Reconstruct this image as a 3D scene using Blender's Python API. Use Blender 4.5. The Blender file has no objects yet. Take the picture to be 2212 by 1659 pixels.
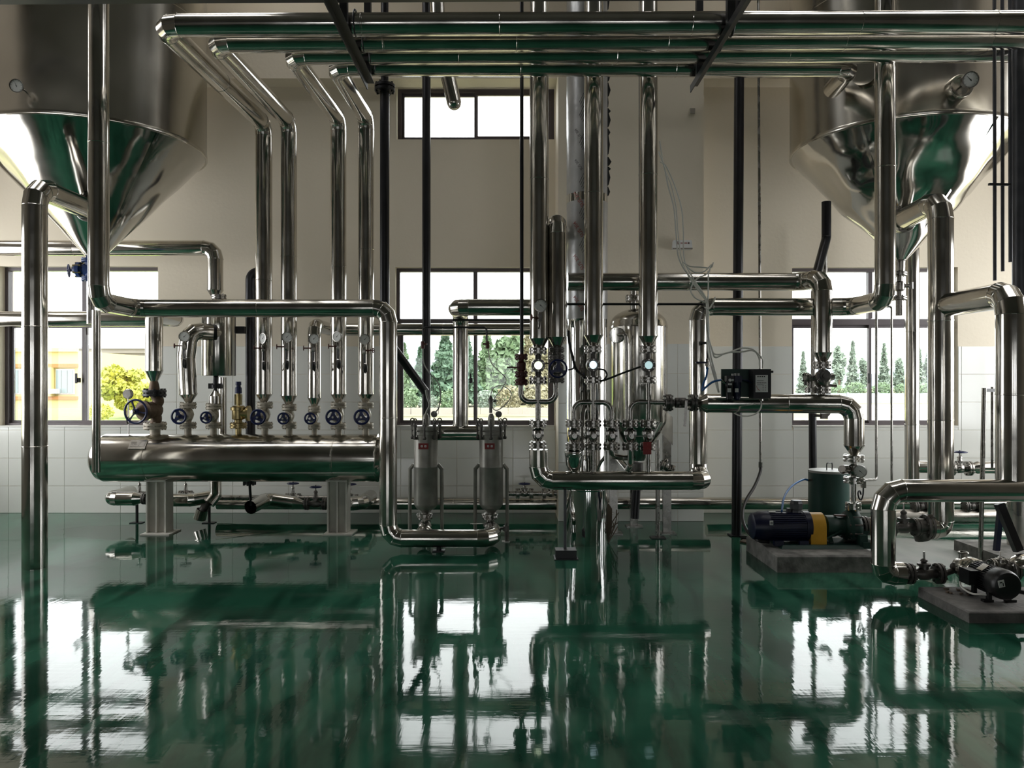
import bpy, math, random
from mathutils import Vector as V, Matrix, noise
random.seed(7)
SC = bpy.context.scene
COL = SC.collection
PI = math.pi
# ------------------------------------------------------------------ camera
F, CX, CY, EYE = 1650.0, 1106.0, 829.5, 1.40
cam = bpy.data.cameras.new('camera'); cam.sensor_width = 36; cam.lens = 36*F/2212
cam.clip_start = 0.05; cam.clip_end = 600
co = bpy.data.objects.new('camera', cam); COL.objects.link(co)
co.location = (0, 0, EYE); co.rotation_euler = (PI/2, 0, 0); SC.camera = co
# ------------------------------------------------------------------ exposure
vs = SC.view_settings
vs.view_transform = 'Standard'; vs.look = 'None'; vs.gamma = 1; vs.use_curve_mapping = False
vs.exposure = 0.36
SC.cycles.use_denoising = True
SC.cycles.max_bounces = 10; SC.cycles.diffuse_bounces = 5; SC.cycles.glossy_bounces = 5
SC.cycles.sample_clamp_indirect = 6
# ------------------------------------------------------------------ sky
SKY = 5.0
w = bpy.data.worlds.new('hazy_sky'); SC.world = w; w.use_nodes = True
nt = w.node_tree; nt.nodes.clear()
o_ = nt.nodes.new('ShaderNodeOutputWorld'); bg = nt.nodes.new('ShaderNodeBackground')
tc = nt.nodes.new('ShaderNodeTexCoord'); sx = nt.nodes.new('ShaderNodeSeparateXYZ'); rp = nt.nodes.new('ShaderNodeValToRGB')
nt.links.new(tc.outputs['Generated'], sx.inputs[0]); nt.links.new(sx.outputs['Z'], rp.inputs[0])
rp.color_ramp.elements[0].color = (0.93, 0.95, 0.97, 1); rp.color_ramp.elements[1].color = (0.95, 0.93, 0.90, 1)
nt.links.new(rp.outputs[0], bg.inputs[0]); bg.inputs[1].default_value = SKY; nt.links.new(bg.outputs[0], o_.inputs[0])
def P(px, py, d):
    return V(((px-CX)/F*d, d, EYE+(CY-py)/F*d))


def DF(py):
    return F*EYE/(py-CY)


def LX(px, d):
    return (px-CX)/F*d


def LZ(py, d):
    return EYE+(CY-py)/F*d


# ------------------------------------------------------------------ materials
MATS = {}


def nd(t, typ, **kw):
    n = t.nodes.new(typ)
    for k, v in kw.items():
        setattr(n, k, v)
    return n


def mat(name, col, rough=0.5, metal=0.0, var=0.0, vscale=6.0, bump=0.0, bscale=8.0, rvar=0.0, stretch=None, spec=None, coat=0.0, emit=None, col2=None):
    m = bpy.data.materials.new(name); m.use_nodes = True
    t = m.node_tree; b = t.nodes['Principled BSDF']
    b.inputs['Base Color'].default_value = (*col, 1); b.inputs['Roughness'].default_value = rough; b.inputs['Metallic'].default_value = metal
    if spec is not None: b.inputs['Specular IOR Level'].default_value = spec
    if coat: b.inputs['Coat Weight'].default_value = coat; b.inputs['Coat Roughness'].default_value = 0.05
    if emit:
        b.inputs['Emission Color'].default_value = (*emit[0], 1); b.inputs['Emission Strength'].default_value = emit[1]
    if var or bump or rvar:
        g = nd(t, 'ShaderNodeNewGeometry'); src = g.outputs['Position']
        if stretch:
            mp = nd(t, 'ShaderNodeMapping'); mp.inputs['Scale'].default_value = stretch
            t.links.new(src, mp.inputs[0]); src = mp.outputs[0]
        n = nd(t, 'ShaderNodeTexNoise'); n.inputs['Scale'].default_value = vscale; n.inputs['Detail'].default_value = 5
        t.links.new(src, n.inputs['Vector'])
        if var:
            r = nd(t, 'ShaderNodeValToRGB'); e = r.color_ramp.elements
            c2 = col2 or tuple(c*(1-var) for c in col)
            e[0].position = .3; e[1].position = .7
            e[0].color = (*c2, 1); e[1].color = (*(min(1, c*(1+var*.5)) for c in col), 1)
            t.links.new(n.outputs[0], r.inputs[0]); t.links.new(r.outputs[0], b.inputs['Base Color'])
        if rvar:
            mr = nd(t, 'ShaderNodeMapRange'); mr.inputs[3].default_value = max(0.01, rough-rvar); mr.inputs[4].default_value = rough+rvar
            mr.inputs[1].default_value = .3; mr.inputs[2].default_value = .7
            t.links.new(n.outputs[0], mr.inputs[0]); t.links.new(mr.outputs[0], b.inputs['Roughness'])
        if bump:
            n2 = nd(t, 'ShaderNodeTexNoise'); n2.inputs['Scale'].default_value = bscale; n2.inputs['Detail'].default_value = 2
            t.links.new(src, n2.inputs['Vector'])
            bp = nd(t, 'ShaderNodeBump'); bp.inputs['Strength'].default_value = 1; bp.inputs['Distance'].default_value = bump
            t.links.new(n2.outputs[0], bp.inputs['Height']); t.links.new(bp.outputs[0], b.inputs['Normal'])
    MATS[name] = m
    return m


mat('clad', (.60, .575, .53), .15, 1, rvar=.05, vscale=5, bump=.0012, bscale=5, var=.12)
mat('clad_dull', (.50, .48, .44), .27, 1, rvar=.08, vscale=5, bump=.004, bscale=4, var=.15)
mat('tank', (.56, .53, .47), .20, 1, rvar=.05, vscale=2.0, bump=.003, bscale=1.6, var=.12)
mat('tank_cone', (.58, .57, .54), .12, 1, rvar=.05, vscale=2.5, bump=.012, bscale=2.2, var=.12)
mat('mirror_clad', (.68, .68, .67), .05, 1, rvar=.03, vscale=5, bump=.012, bscale=4, stretch=(1, 1, .25))
mat('film', (.42, .42, .42), .3, .55, var=.25, vscale=5, bump=.004, bscale=9)
mat('steel', (.37, .355, .33), .27, 1, var=.3, vscale=14, rvar=.08)
mat('steel_bright', (.56, .55, .52), .18, 1, var=.15, vscale=20)
mat('dark_cast', (.16, .15, .14), .45, .75, var=.4, vscale=20)
mat('cream', (.54, .49, .40), .5, .25, var=.35, vscale=18)
mat('rust', (.17, .115, .075), .6, .35, var=.45, vscale=16)
mat('brass', (.46, .36, .17), .33, .9, var=.35, vscale=14)
mat('black', (.012, .012, .014), .42, var=.3, vscale=9)
mat('black_pipe', (.020, .019, .022), .33, .2, var=.4, vscale=6)
mat('grey_pipe', (.09, .09, .10), .35, .3, var=.3, vscale=7)
mat('rubber', (.008, .008, .008), .45)
mat('blue', (.007, .014, .085), .35, var=.3, vscale=12)
mat('blue_valve', (.02, .06, .22), .45, var=.3, vscale=12)
mat('red', (.30, .015, .012), .45, var=.3, vscale=14)
mat('maroon', (.10, .022, .015), .5, var=.4, vscale=14)
mat('green', (.010, .045, .034), .45, var=.35, vscale=7)
mat('drum_green', (.020, .070, .056), .45, var=.25, vscale=3)
mat('pale', (.42, .43, .41), .45, var=.15, vscale=4)
mat('yellow', (.62, .33, .02), .4, var=.25, vscale=6)
mat('navy', (.004, .007, .036), .38, var=.3, vscale=7)
mat('motor_black', (.008, .008, .009), .38, var=.3, vscale=7)
mat('post_white', (.62, .60, .54), .5, var=.22, vscale=5)
mat('concrete', (.20, .19, .18), .85, var=.4, vscale=9, bump=.006, bscale=30)
mat('plinth', (.22, .215, .20), .8, var=.55, vscale=11, bump=.004, bscale=30)
mat('white', (.75, .75, .73), .45)
mat('dial', (.80, .80, .77), .5)
mat('ink', (.02, .02, .02), .6)
mat('red_ink', (.32, .05, .04), .6)
mat('hose_white', (.78, .76, .70), .3)
mat('hose_grey', (.40, .40, .37), .4)
mat('hose_blue', (.02, .13, .38), .3)
mat('wall_paint', (.76, .68, .545), .75, var=.05, vscale=.8, bump=.0015, bscale=30)
mat('wall_dark', (.30, .27, .23), .8)
mat('ceiling_paint', (.26, .25, .22), .9)
mat('tile', (.76, .765, .72), .13, var=.05, vscale=1.5)
mat('grout', (.52, .51, .48), .9)
mat('sill', (.66, .65, .60), .4)
mat('frame', (.11, .09, .095), .4, .0, var=.2, vscale=5)
mat('bag', (.33, .32, .285), .42, .45, var=.25, vscale=9)
mat('glow', (.9, .95, .85), .3, emit=((.85, 1, .70), 2.6))
mat('glow_soft', (.8, .9, .9), .3, emit=((.62, .9, .92), .55))
mat('glow_mid', (.8, .9, .9), .3, emit=((.66, .88, 1.0), 1.3))
mat('rubbish', (.14, .11, .08), .9)
# outside
mat('leaf_dark', (.09, .16, .10), .6, var=.4, vscale=2)
mat('leaf_mid', (.15, .23, .12), .6, var=.4, vscale=2)
mat('leaf_olive', (.27, .25, .15), .6, var=.3, vscale=2)
mat('leaf_yellow', (.50, .45, .06), .6, var=.35, vscale=2, col2=(.28, .33, .06))
mat('leaf_pale', (.24, .30, .24), .6, var=.3, vscale=1)  # distance haze is mixed into this leaf colour
mat('bark', (.12, .09, .06), .9)
mat('lawn', (.20, .26, .07), .9, var=.3, vscale=3)
mat('ground', (.24, .23, .13), .9, var=.3, vscale=.5)
mat('road', (.38, .35, .32), .9, var=.15, vscale=1)
mat('hill', (.27, .34, .39), 1)  # bluish air haze painted into the hill colour
mat('ybuild', (.62, .52, .22), .7, var=.06, vscale=1)
mat('oband', (.36, .16, .05), .7)
mat('bbuild', (.33, .30, .265), .8, var=.05, vscale=1)
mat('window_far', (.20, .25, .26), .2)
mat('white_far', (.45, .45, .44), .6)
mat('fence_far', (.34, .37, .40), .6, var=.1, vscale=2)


def glass_mat():
    m = bpy.data.materials.new('pane_glass'); m.use_nodes = True
    t = m.node_tree; t.nodes.clear()
    o = nd(t, 'ShaderNodeOutputMaterial'); mx = nd(t, 'ShaderNodeMixShader'); tr = nd(t, 'ShaderNodeBsdfTransparent'); gl = nd(t, 'ShaderNodeBsdfGlossy')
    fr = nd(t, 'ShaderNodeFresnel'); fr.inputs[0].default_value = 1.3
    tr.inputs[0].default_value = (.95, .965, .96, 1); gl.inputs['Roughness'].default_value = .01
    t.links.new(fr.outputs[0], mx.inputs[0]); t.links.new(tr.outputs[0], mx.inputs[1]); t.links.new(gl.outputs[0], mx.inputs[2]); t.links.new(mx.outputs[0], o.inputs[0])
    MATS['glass'] = m


glass_mat()


def floor_mat():
    m = bpy.data.materials.new('green_epoxy'); m.use_nodes = True
    t = m.node_tree; b = t.nodes['Principled BSDF']; L = t.links.new
    g = nd(t, 'ShaderNodeNewGeometry')

    def noi(scale, det, st=(1, 1, 1), rot=0.0, dist=0.0):
        mp = nd(t, 'ShaderNodeMapping'); mp.inputs['Scale'].default_value = st; mp.inputs['Rotation'].default_value = (0, 0, rot)
        n = nd(t, 'ShaderNodeTexNoise'); n.inputs['Scale'].default_value = scale; n.inputs['Detail'].default_value = det; n.inputs['Distortion'].default_value = dist
        L(g.outputs['Position'], mp.inputs[0]); L(mp.outputs[0], n.inputs['Vector'])
        return n.outputs[0]

    def rng(x, a, bb, c, d):
        mr = nd(t, 'ShaderNodeMapRange'); 
        for i, v in enumerate((a, bb, c, d)): mr.inputs[i+1].default_value = v
        L(x, mr.inputs[0]); return mr.outputs[0]

    def math_(op, x, y):
        n = nd(t, 'ShaderNodeMath', operation=op)
        for i, v in enumerate((x, y)):
            if isinstance(v, (int, float)): n.inputs[i].default_value = v
            else: L(v, n.inputs[i])
        return n.outputs[0]

    def mix(fac, c1, c2):
        n = nd(t, 'ShaderNodeMix', data_type='RGBA'); L(fac, n.inputs[0])
        for i, v in ((6, c1), (7, c2)):
            if isinstance(v, tuple): n.inputs[i].default_value = (*v, 1)
            else: L(v, n.inputs[i])
        return n.outputs[2]

    def ellipse(cx, cy, rx, ry, soft, dn):
        sp = nd(t, 'ShaderNodeSeparateXYZ'); L(g.outputs['Position'], sp.inputs[0])
        x = math_('DIVIDE', math_('SUBTRACT', sp.outputs[0], cx), rx); y = math_('DIVIDE', math_('SUBTRACT', sp.outputs[1], cy), ry)
        r = math_('ADD', math_('MULTIPLY', x, x), math_('MULTIPLY', y, y))
        r = math_('ADD', r, math_('MULTIPLY', math_('SUBTRACT', dn, .5), 1.3))
        return rng(r, 1-soft, 1+soft, 1, 0)
    big = noi(.8, 5, dist=.6); fine = noi(5, 6, (1, .45, 1), .2, .3); dn = noi(2.2, 5)
    col = mix(rng(big, .35, .68, 0, 1), (.013, .070, .042), (.042, .160, .102))
    col = mix(rng(noi(5, 5, (1, .22, 1), .55, .4), .45, .62, 0, .7), col, (.004, .024, .015))
    pud = ellipse(-3.25, 7.25, 1.05, .42, .1, dn)
    col = mix(math_('MULTIPLY', pud, .85), col, (.003, .028, .014))
    gp = ellipse(3.45, 6.35, .75, .6, .25, dn)
    gpn = rng(fine, .3, .7, .55, 1)
    col = mix(math_('MULTIPLY', gp, gpn), col, (.30, .30, .28))
    L(col, b.inputs['Base Color'])
    ro = rng(fine, .35, .7, .018, .075)
    ro = math_('ADD', math_('MULTIPLY', ro, math_('SUBTRACT', 1, math_('MULTIPLY', pud, .9))), math_('MULTIPLY', gp, .35))
    L(ro, b.inputs['Roughness'])
    b.inputs['IOR'].default_value = 1.36; b.inputs['Specular IOR Level'].default_value = .5
    # trowel marks and slow waves of the poured coat
    h = math_('MULTIPLY', noi(2.2, 2), .0010)
    h = math_('ADD', h, math_('MULTIPLY', noi(7, 3, (1, .28, 1), .55, .5), .0006))
    h = math_('ADD', h, math_('MULTIPLY', noi(26, 4, (.12, 1, 1), -.6), .00020))
    h = math_('ADD', h, math_('MULTIPLY', noi(60, 3, (1, .06, 1), .85), .00007))
    bp = nd(t, 'ShaderNodeBump'); bp.inputs['Strength'].default_value = 1; bp.inputs['Distance'].default_value = 1
    hm = math_('MULTIPLY', h, math_('SUBTRACT', 1, math_('MULTIPLY', pud, .92)))
    L(hm, bp.inputs['Height']); L(bp.outputs[0], b.inputs['Normal'])
    MATS['floor'] = m


floor_mat()


# ------------------------------------------------------------------ mesh builder
def frame_of(ax):
    ax = V(ax).normalized()
    u = ax.orthogonal().normalized() if abs(ax.z) > .99 else ax.cross(V((0, 0, 1))).normalized()
    if abs(ax.z) > .99: u = V((1, 0, 0)); 
    w_ = ax.cross(u).normalized(); u = w_.cross(ax).normalized()
    return u, w_, ax


class MB:
    def __init__(s, M=None):
        s.v = []; s.f = []; s.mi = []; s.cur = 0; s.M = M

    def add(s, vs_, fs):
        o = len(s.v)
        for p in vs_:
            p = V(p)
            s.v.append(s.M @ p if s.M else p)
        for f in fs:
            s.f.append(tuple(i+o for i in f)); s.mi.append(s.cur)

    def rings(s, R, cap0=True, cap1=True, loop=False):
        n = len(R[0]); vs_ = [p for r in R for p in r]; fs = []
        k = len(R)
        for j in range(k if loop else k-1):
            a = j*n; b = ((j+1) % k)*n
            for i in range(n):
                i2 = (i+1) % n
                fs.append((a+i, a+i2, b+i2, b+i))
        if not loop:
            if cap0: fs.append(tuple(reversed(range(n))))
            if cap1: fs.append(tuple((k-1)*n+i for i in range(n)))
        s.add(vs_, fs)

    def lathe(s, p, ax, prof, n=20, cap0=True, cap1=True, wob=None):
        u, w_, a = frame_of(ax); p = V(p); R = []
        for (t, r) in prof:
            R.append([p+a*t+(u*math.cos(2*PI*i/n)+w_*math.sin(2*PI*i/n))*(r*(wob[i] if wob else 1)) for i in range(n)])
        s.rings(R, cap0, cap1)

    def cyl(s, p0, p1, r0, r1=None, n=14):
        p0 = V(p0); p1 = V(p1); s.lathe(p0, p1-p0, [(0, r0), ((p1-p0).length, r0 if r1 is None else r1)], n)

    def box(s, c, size, R=None):
        c = V(c); hx, hy, hz = (k/2 for k in size); vs_ = []
        for z in (-hz, hz):
            for (x, y) in ((-hx, -hy), (hx, -hy), (hx, hy), (-hx, hy)):
                q = V((x, y, z)); vs_.append(c+(R @ q if R else q))
        s.add(vs_, [(3, 2, 1, 0), (4, 5, 6, 7), (0, 1, 5, 4), (1, 2, 6, 5), (2, 3, 7, 6), (3, 0, 4, 7)])

    def bar(s, p0, p1, wd, ht, up=(0, 0, 1)):
        p0 = V(p0); p1 = V(p1); a = (p1-p0); L = a.length; a.normalize()
        x = a.cross(V(up)).normalized(); z = x.cross(a)
        s.box((p0+p1)/2, (wd, L, ht), Matrix((x, a, z)).transposed())

    def prism(s, poly, off):
        off = V(off); n = len(poly); vs_ = [V(p) for p in poly]+[V(p)+off for p in poly]
        fs = [tuple(reversed(range(n))), tuple(range(n, 2*n))]+[(i, (i+1) % n, n+(i+1) % n, n+i) for i in range(n)]
        s.add(vs_, fs)

    def sweep(s, pts, r, n=12, d0=None, d1=None, caps=True, wob=None, rr=None):
        pts = [V(p) for p in pts]; k = len(pts); seg = [(pts[i+1]-pts[i]).normalized() for i in range(k-1)]
        u, w_, a = frame_of(d0 or seg[0]); R = []
        for i in range(k):
            if i == 0: tdir = V(d0).normalized() if d0 else seg[0]; prev = tdir
            elif i == k-1: tdir = V(d1).normalized() if d1 else seg[-1]; prev = seg[-1]
            else: tdir = (seg[i-1]+seg[i]).normalized(); prev = seg[i-1]
            # carry the frame along the incoming segment, then slide onto the mitre plane
            if i > 0:
                q = a.rotation_difference(prev); u = q @ u; w_ = q @ w_; a = prev.copy()
            ring = []; rad = rr[i] if rr else r
            for j in range(n):
                o = (u*math.cos(2*PI*j/n)+w_*math.sin(2*PI*j/n))*(rad*(wob[j] if wob else 1))
                dn = prev.dot(tdir)
                if abs(dn) > .2: o = o-prev*(o.dot(tdir)/dn)
                ring.append(pts[i]+o)
            R.append(ring)
        s.rings(R, caps, caps)

    def torus(s, c, ax, R, r, n=28, m=8, a0=0, a1=2*PI):
        u, w_, a = frame_of(ax); c = V(c); full = a1-a0 > 6.28; Rg = []
        for i in range(n if full else n+1):
            t = a0+(a1-a0)*i/n; d = u*math.cos(t)+w_*math.sin(t)
            Rg.append([c+d*(R+r*math.cos(2*PI*j/m))+a*(r*math.sin(2*PI*j/m)) for j in range(m)])
        s.rings(Rg, loop=full)

    def ball(s, c, r, n=12, sc=(1, 1, 1)):
        c = V(c); R = []
        for j in range(1, n//2):
            t = PI*j/(n//2)
            R.append([c+V((r*sc[0]*math.sin(t)*math.cos(2*PI*i/n), r*sc[1]*math.sin(t)*math.sin(2*PI*i/n), -r*sc[2]*math.cos(t))) for i in range(n)])
        s.rings(R)

    def bolts(s, c, ax, R, n, r, h, h2=None, ph=0.0):
        u, w_, a = frame_of(ax); c = V(c)
        for i in range(n):
            t = 2*PI*(i+.5)/n+ph; q = c+(u*math.cos(t)+w_*math.sin(t))*R
            s.cyl(q-a*(h if h2 is None else h2), q+a*h, r, n=6)

    def build(s, name, mats, parent=None, org=V((0, 0, 0)), thr=32):
        me = bpy.data.meshes.new(name)
        me.from_pydata([tuple(p-org) for p in s.v], [], s.f)
        ms = mats if isinstance(mats, (list, tuple)) else [mats]
        for m in ms: me.materials.append(MATS[m])
        if len(ms) > 1: me.polygons.foreach_set('material_index', s.mi)
        me.polygons.foreach_set('use_smooth', [True]*len(me.polygons))
        me.set_sharp_from_angle(angle=math.radians(thr)); me.update()
        o = bpy.data.objects.new(name, me); COL.objects.link(o)
        if parent: o.parent = parent
        return o


class T:
    """a thing: an Empty at its base that parents its parts"""
    def __init__(s, name, label, cat, loc, group=None, kind=None):
        s.org = V(loc); s.o = bpy.data.objects.new(name, None); COL.objects.link(s.o)
        s.o.location = s.org; s.o.empty_display_size = .05
        if label: s.o['label'] = label
        if cat: s.o['category'] = cat
        if group: s.o['group'] = group
        if kind: s.o['kind'] = kind

    def part(s, name, mb, m, parent=None, label=None, thr=32, kind=None):
        o = mb.build(name, m, parent or s.o, s.org, thr)
        if label: o['label'] = label
        if kind: o['kind'] = kind
        return o


def solo(name, label, cat, mb, m, loc, group=None, thr=32, kind=None):
    o = mb.build(name, m, None, V(loc), thr); o.location = V(loc)
    o['label'] = label; o['category'] = cat
    if group: o['group'] = group
    if kind: o['kind'] = kind
    return o


def struct(name, mb, m, parent=None, thr=32):
    o = mb.build(name, m, parent, thr=thr)
    if not parent: o['kind'] = 'structure'
    return o


def wobble(n, amp=.006):
    ph = [random.uniform(0, 6.28) for _ in range(4)]
    return [1+amp*(math.sin(2*2*PI*i/n+ph[0])*.5+math.sin(3*2*PI*i/n+ph[1])*.4+math.sin(5*2*PI*i/n+ph[2])*.3+math.sin(9*2*PI*i/n+ph[3])*.15) for i in range(n)]


def smooth_path(pts, sub=8):
    """Catmull-Rom through the points"""
    pts = [V(p) for p in pts]; q = [pts[0]*2-pts[1]]+pts+[pts[-1]*2-pts[-2]]; out = []
    for i in range(1, len(q)-2):
        for k in range(sub):
            t = k/sub; a, b, c, d = q[i-1], q[i], q[i+1], q[i+2]
            out.append(.5*((2*b)+(c-a)*t+(2*a-5*b+4*c-d)*t*t+(3*b-a-3*c+d)*t**3))
    return out+[pts[-1]]


def bend_pts(A, B, C, rb, n):
    """tangent arc at corner B: list of points"""
    d1 = (B-A).normalized(); d2 = (C-B).normalized(); ang = d1.angle(d2)
    if ang < .02: return [B.copy()], d1, d2
    tl = min(rb*math.tan(ang/2), (B-A).length*.49, (C-B).length*.49); rb = tl/math.tan(ang/2)
    nrm = (d2-d1*d1.dot(d2)).normalized(); c = B-d1*tl+nrm*rb; out = []
    for i in range(n+1):
        t = ang*i/n; out.append(c-nrm*rb*math.cos(t)+d1*rb*math.sin(t))
    return out, d1, d2


def clad_run(label, pts, r, m='clad', seam=.95, bend=1.6, cone=None, cone0=None, group=None, gore=28, cat='pipe', name='insulated_pipe', t=None, n=32, caps=True):
    """a lagged pipe: rolled cladding sections with lipped joints and mitred elbows"""
    pts = [V(p) for p in pts]; t = t or T(name, label, cat, pts[0], group); wob = wobble(n)
    ends = []; cur = pts[0]
    for i in range(1, len(pts)-1):
        ang = (pts[i]-pts[i-1]).angle(pts[i+1]-pts[i]); k = max(1, round(math.degrees(ang)/gore))
        arc, d1, d2 = bend_pts(cur if i == 1 else pts[i-1], pts[i], pts[i+1], bend*r, max(k, 1)*1)
        if len(arc) > 1:
            ends.append((cur, arc[0])); cur = arc[-1]
            mb = MB(); mb.sweep(arc, r*1.006, n, d0=d1, d1=d2, wob=wob, caps=False)
            for j, q in enumerate(arc):
                if j == 0: td = d1
                elif j == len(arc)-1: td = d2
                else: td = ((q-arc[j-1]).normalized()+(arc[j+1]-q).normalized()).normalized()
                mb.torus(q, td, r*1.008, r*.022, n=n, m=6)
            t.part('elbow', mb, m, thr=13)
        else:
            ends.append((cur, pts[i])); cur = pts[i]
    ends.append((cur, pts[-1]))
    for (a, b) in ends:
        L = (b-a).length
        if L < .004: continue
        k = max(1, round(L/seam)); dr = (b-a)/L
        cuts = [0]+[L*(j+random.uniform(-.12, .12))/k for j in range(1, k)]+[L]
        for j in range(k):
            mb = MB(); l = cuts[j+1]-cuts[j]; e = min(.012, l*.2)
            mb.lathe(a+dr*cuts[j], dr, [(0, r*.998), (e*.3, r), (l-e, r), (l-e*.9, r*1.03), (l-e*.2, r*1.03), (l, r*.998)] if j < k-1 else [(0, r*.998), (e*.3, r), (l, r)], n, wob=wob, cap0=caps, cap1=caps)
            t.part('pipe_section', mb, m, thr=20)
    for cn, end, prv in ((cone, pts[-1], pts[-2]), (cone0, pts[0], pts[1])):
        if cn:
            d = (end-prv).normalized(); mb = MB()
            mb.lathe(end-d*.006, d, [(0, r*1.03), (.012, r*1.03), (.012+cn[1], cn[0])], n)
            t.part('reducer', mb, m, thr=20)
    return t


def bare_run(label, pts, r, m='black_pipe', bend=3.0, name='bare_pipe', cat='pipe', group=None, n=14, t=None, part='tube', gn=6):
    """a plain pipe with smooth bends, one mesh"""
    pts = [V(p) for p in pts]; path = [pts[0]]
    for i in range(1, len(pts)-1):
        arc, _, _ = bend_pts(pts[i-1], pts[i], pts[i+1], bend*r, gn); path += arc
    path.append(pts[-1]); mb = MB(); mb.sweep(path, r, n)
    if t: return t.part(part, mb, m)
    return solo(name, label, cat, mb, m, pts[0], group)


def flange_pair(mb, c, ax, R, th, nb=6, gap=None, bolt=None):
    ax = V(ax).normalized(); c = V(c); gap = gap or th*.5; b = bolt or R*.11
    for sgn in (-1, 1):
        p = c+ax*sgn*gap/2; mb.lathe(p, ax*sgn, [(0, R), (th*.85, R), (th, R*.94)], 22)
    mb.cyl(c-ax*gap*.6, c+ax*gap*.6, R*.8, n=16)
    mb.bolts(c, ax, R*.82, nb, b, th*1.75)


def hand_wheel(mb, c, ax, R, spokes=3, ph=.3, rim=.145, wide=.8):
    u, w_, a = frame_of(ax); c = V(c)
    mb.torus(c, a, R*(1-rim), R*rim, 30, 8)
    mb.cyl(c-a*R*.14-a*.002, c+a*R*.14, R*.24, n=14)
    mb.cyl(c, c+a*R*.24, R*.10, n=6)
    for i in range(spokes):
        t = ph+2*PI*i/spokes; d = u*math.cos(t)+w_*math.sin(t); q = a.cross(d)
        mb.prism([c+d*R*.12+q*R*wide*.42-a*R*.05, c+d*R*.55+q*R*wide*.22-a*R*.05, c+d*R*.88+q*R*wide*.55-a*R*.05, c+d*R*.88-q*R*wide*.55-a*R*.05, c+d*R*.55-q*R*wide*.22-a*R*.05, c+d*R*.12-q*R*wide*.42-a*R*.05], a*R*.1)


def gauge(c, ax, R, label, group=None, stem=None, case='steel', t=None, tick=True, needle=2.3, depth=.5):
    """dial gauge facing ax; stem = list of points below it"""
    t0 = t; t = t or T('pressure_gauge', label, 'gauge', c, group); u, w_, a = frame_of(ax); c = V(c)
    up = V((0, 0, 1)); up = (up-a*up.dot(a)).normalized() if abs(a.z) < .9 else u; sd = up.cross(a)
    mb = MB(); mb.lathe(c-a*R*depth, a, [(0, R*.86), (R*.08, R*.95), (R*depth-R*.02, R*.97), (R*depth, R*1.06), (R*depth+R*.12, R*1.06), (R*depth+R*.13, R*.92), (R*depth+R*.04, R*.9)], 26)
    body = t.part('gauge_case', mb, case) if t0 is None else t.part('dial_gauge', mb, case)
    pr = None if t0 is None else body
    mb = MB(); mb.cyl(c, c+a*R*.05, R*.905, n=26); t.part('dial', mb, 'dial', pr)
    mb = MB(); q = c+a*R*.07
    nd_ = up*math.cos(needle)+sd*math.sin(needle); pn = a.cross(nd_)
    mb.prism([q-nd_*R*.2+pn*R*.05, q-nd_*R*.2-pn*R*.05, q+nd_*R*.72], a*R*.02)
    mb.cyl(q, q+a*R*.05, R*.08, n=8)
    t.part('needle', mb, 'ink', pr)
    if tick:
        mb = MB()
        for i in range(11):
            th = math.radians(-135+27*i); dd = up*math.cos(th)+sd*math.sin(th); pp = a.cross(dd)
            r0 = R*(.70 if i % 2 == 0 else .77)
            mb.prism([q-a*R*.018+dd*r0+pp*R*.018, q-a*R*.018+dd*r0-pp*R*.018, q-a*R*.018+dd*R*.86-pp*R*.018, q-a*R*.018+dd*R*.86+pp*R*.018], a*R*.008)
        t.part('scale_marks', mb, 'ink', pr)
    if stem:
        mb = MB(); mb.sweep(stem, R*.13, 8); t.part('stem', mb, 'steel', pr)
    return t

# ================================================================== ROOM
DW = 8.29          # the window wall
XL, XR, YB, ZC = -6.15, 6.15, -15.0, 6.6
mb = MB(); mb.box(((XL+XR)/2, (DW+YB)/2, -.06), (XR-XL+.5, DW-YB+.5, .12)); struct('floor', mb, 'floor')
RX = 2.4
ROOF_FILL = [(4.3, 5.2), (6.1, 7.5)]      # unseen roof openings, added to brighten the window wall
mb = MB(); ys = [YB-.4, ROOF_FILL[0][0], ROOF_FILL[0][1], ROOF_FILL[1][0], ROOF_FILL[1][1], DW+.4]
for i in (0, 2, 4): mb.box(((XL+XR)/2, (ys[i]+ys[i+1])/2, ZC+.1), (XR-XL+.8, ys[i+1]-ys[i], .2))
for i in (1, 3):
    for (xa, xb) in ((XL-.4, -5.8), (-RX, RX), (5.8, XR+.4)): mb.box(((xa+xb)/2, (ys[i]+ys[i+1])/2, ZC+.1), (xb-xa, ys[i+1]-ys[i], .2))
struct('ceiling', mb, 'ceiling_paint')


def holed_wall(name, horiz, pos, inward, a0, a1, z0, z1, holes, th, m):
    """wall with openings; horiz 'x' runs along X at Y=pos, 'y' along Y at X=pos; inward = sign of the room side"""
    A = sorted({a0, a1, *[h[0] for h in holes], *[h[1] for h in holes]}); Z = sorted({z0, z1, *[h[2] for h in holes], *[h[3] for h in holes]})
    def q(a, z, o):
        return (a, pos-inward*o, z) if horiz == 'x' else (pos-inward*o, a, z)
    mb = MB()
    for i in range(len(A)-1):
        for j in range(len(Z)-1):
            ca = (A[i]+A[i+1])/2; cz = (Z[j]+Z[j+1])/2
            if any(h[0] < ca < h[1] and h[2] < cz < h[3] for h in holes): continue
            for o in (0, th):
                mb.add([q(A[i], Z[j], o), q(A[i+1], Z[j], o), q(A[i+1], Z[j+1], o), q(A[i], Z[j+1], o)], [(0, 1, 2, 3)])
    for (h0, h1, y0, y1) in holes+[(a0, a1, z0, z1)]:
        for (p, r_) in (((h0, y0), (h1, y0)), ((h1, y0), (h1, y1)), ((h1, y1), (h0, y1)), ((h0, y1), (h0, y0))):
            mb.add([q(*p, 0), q(*r_, 0), q(*r_, th), q(*p, th)], [(0, 1, 2, 3)])
    return struct(name, mb, m)


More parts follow.
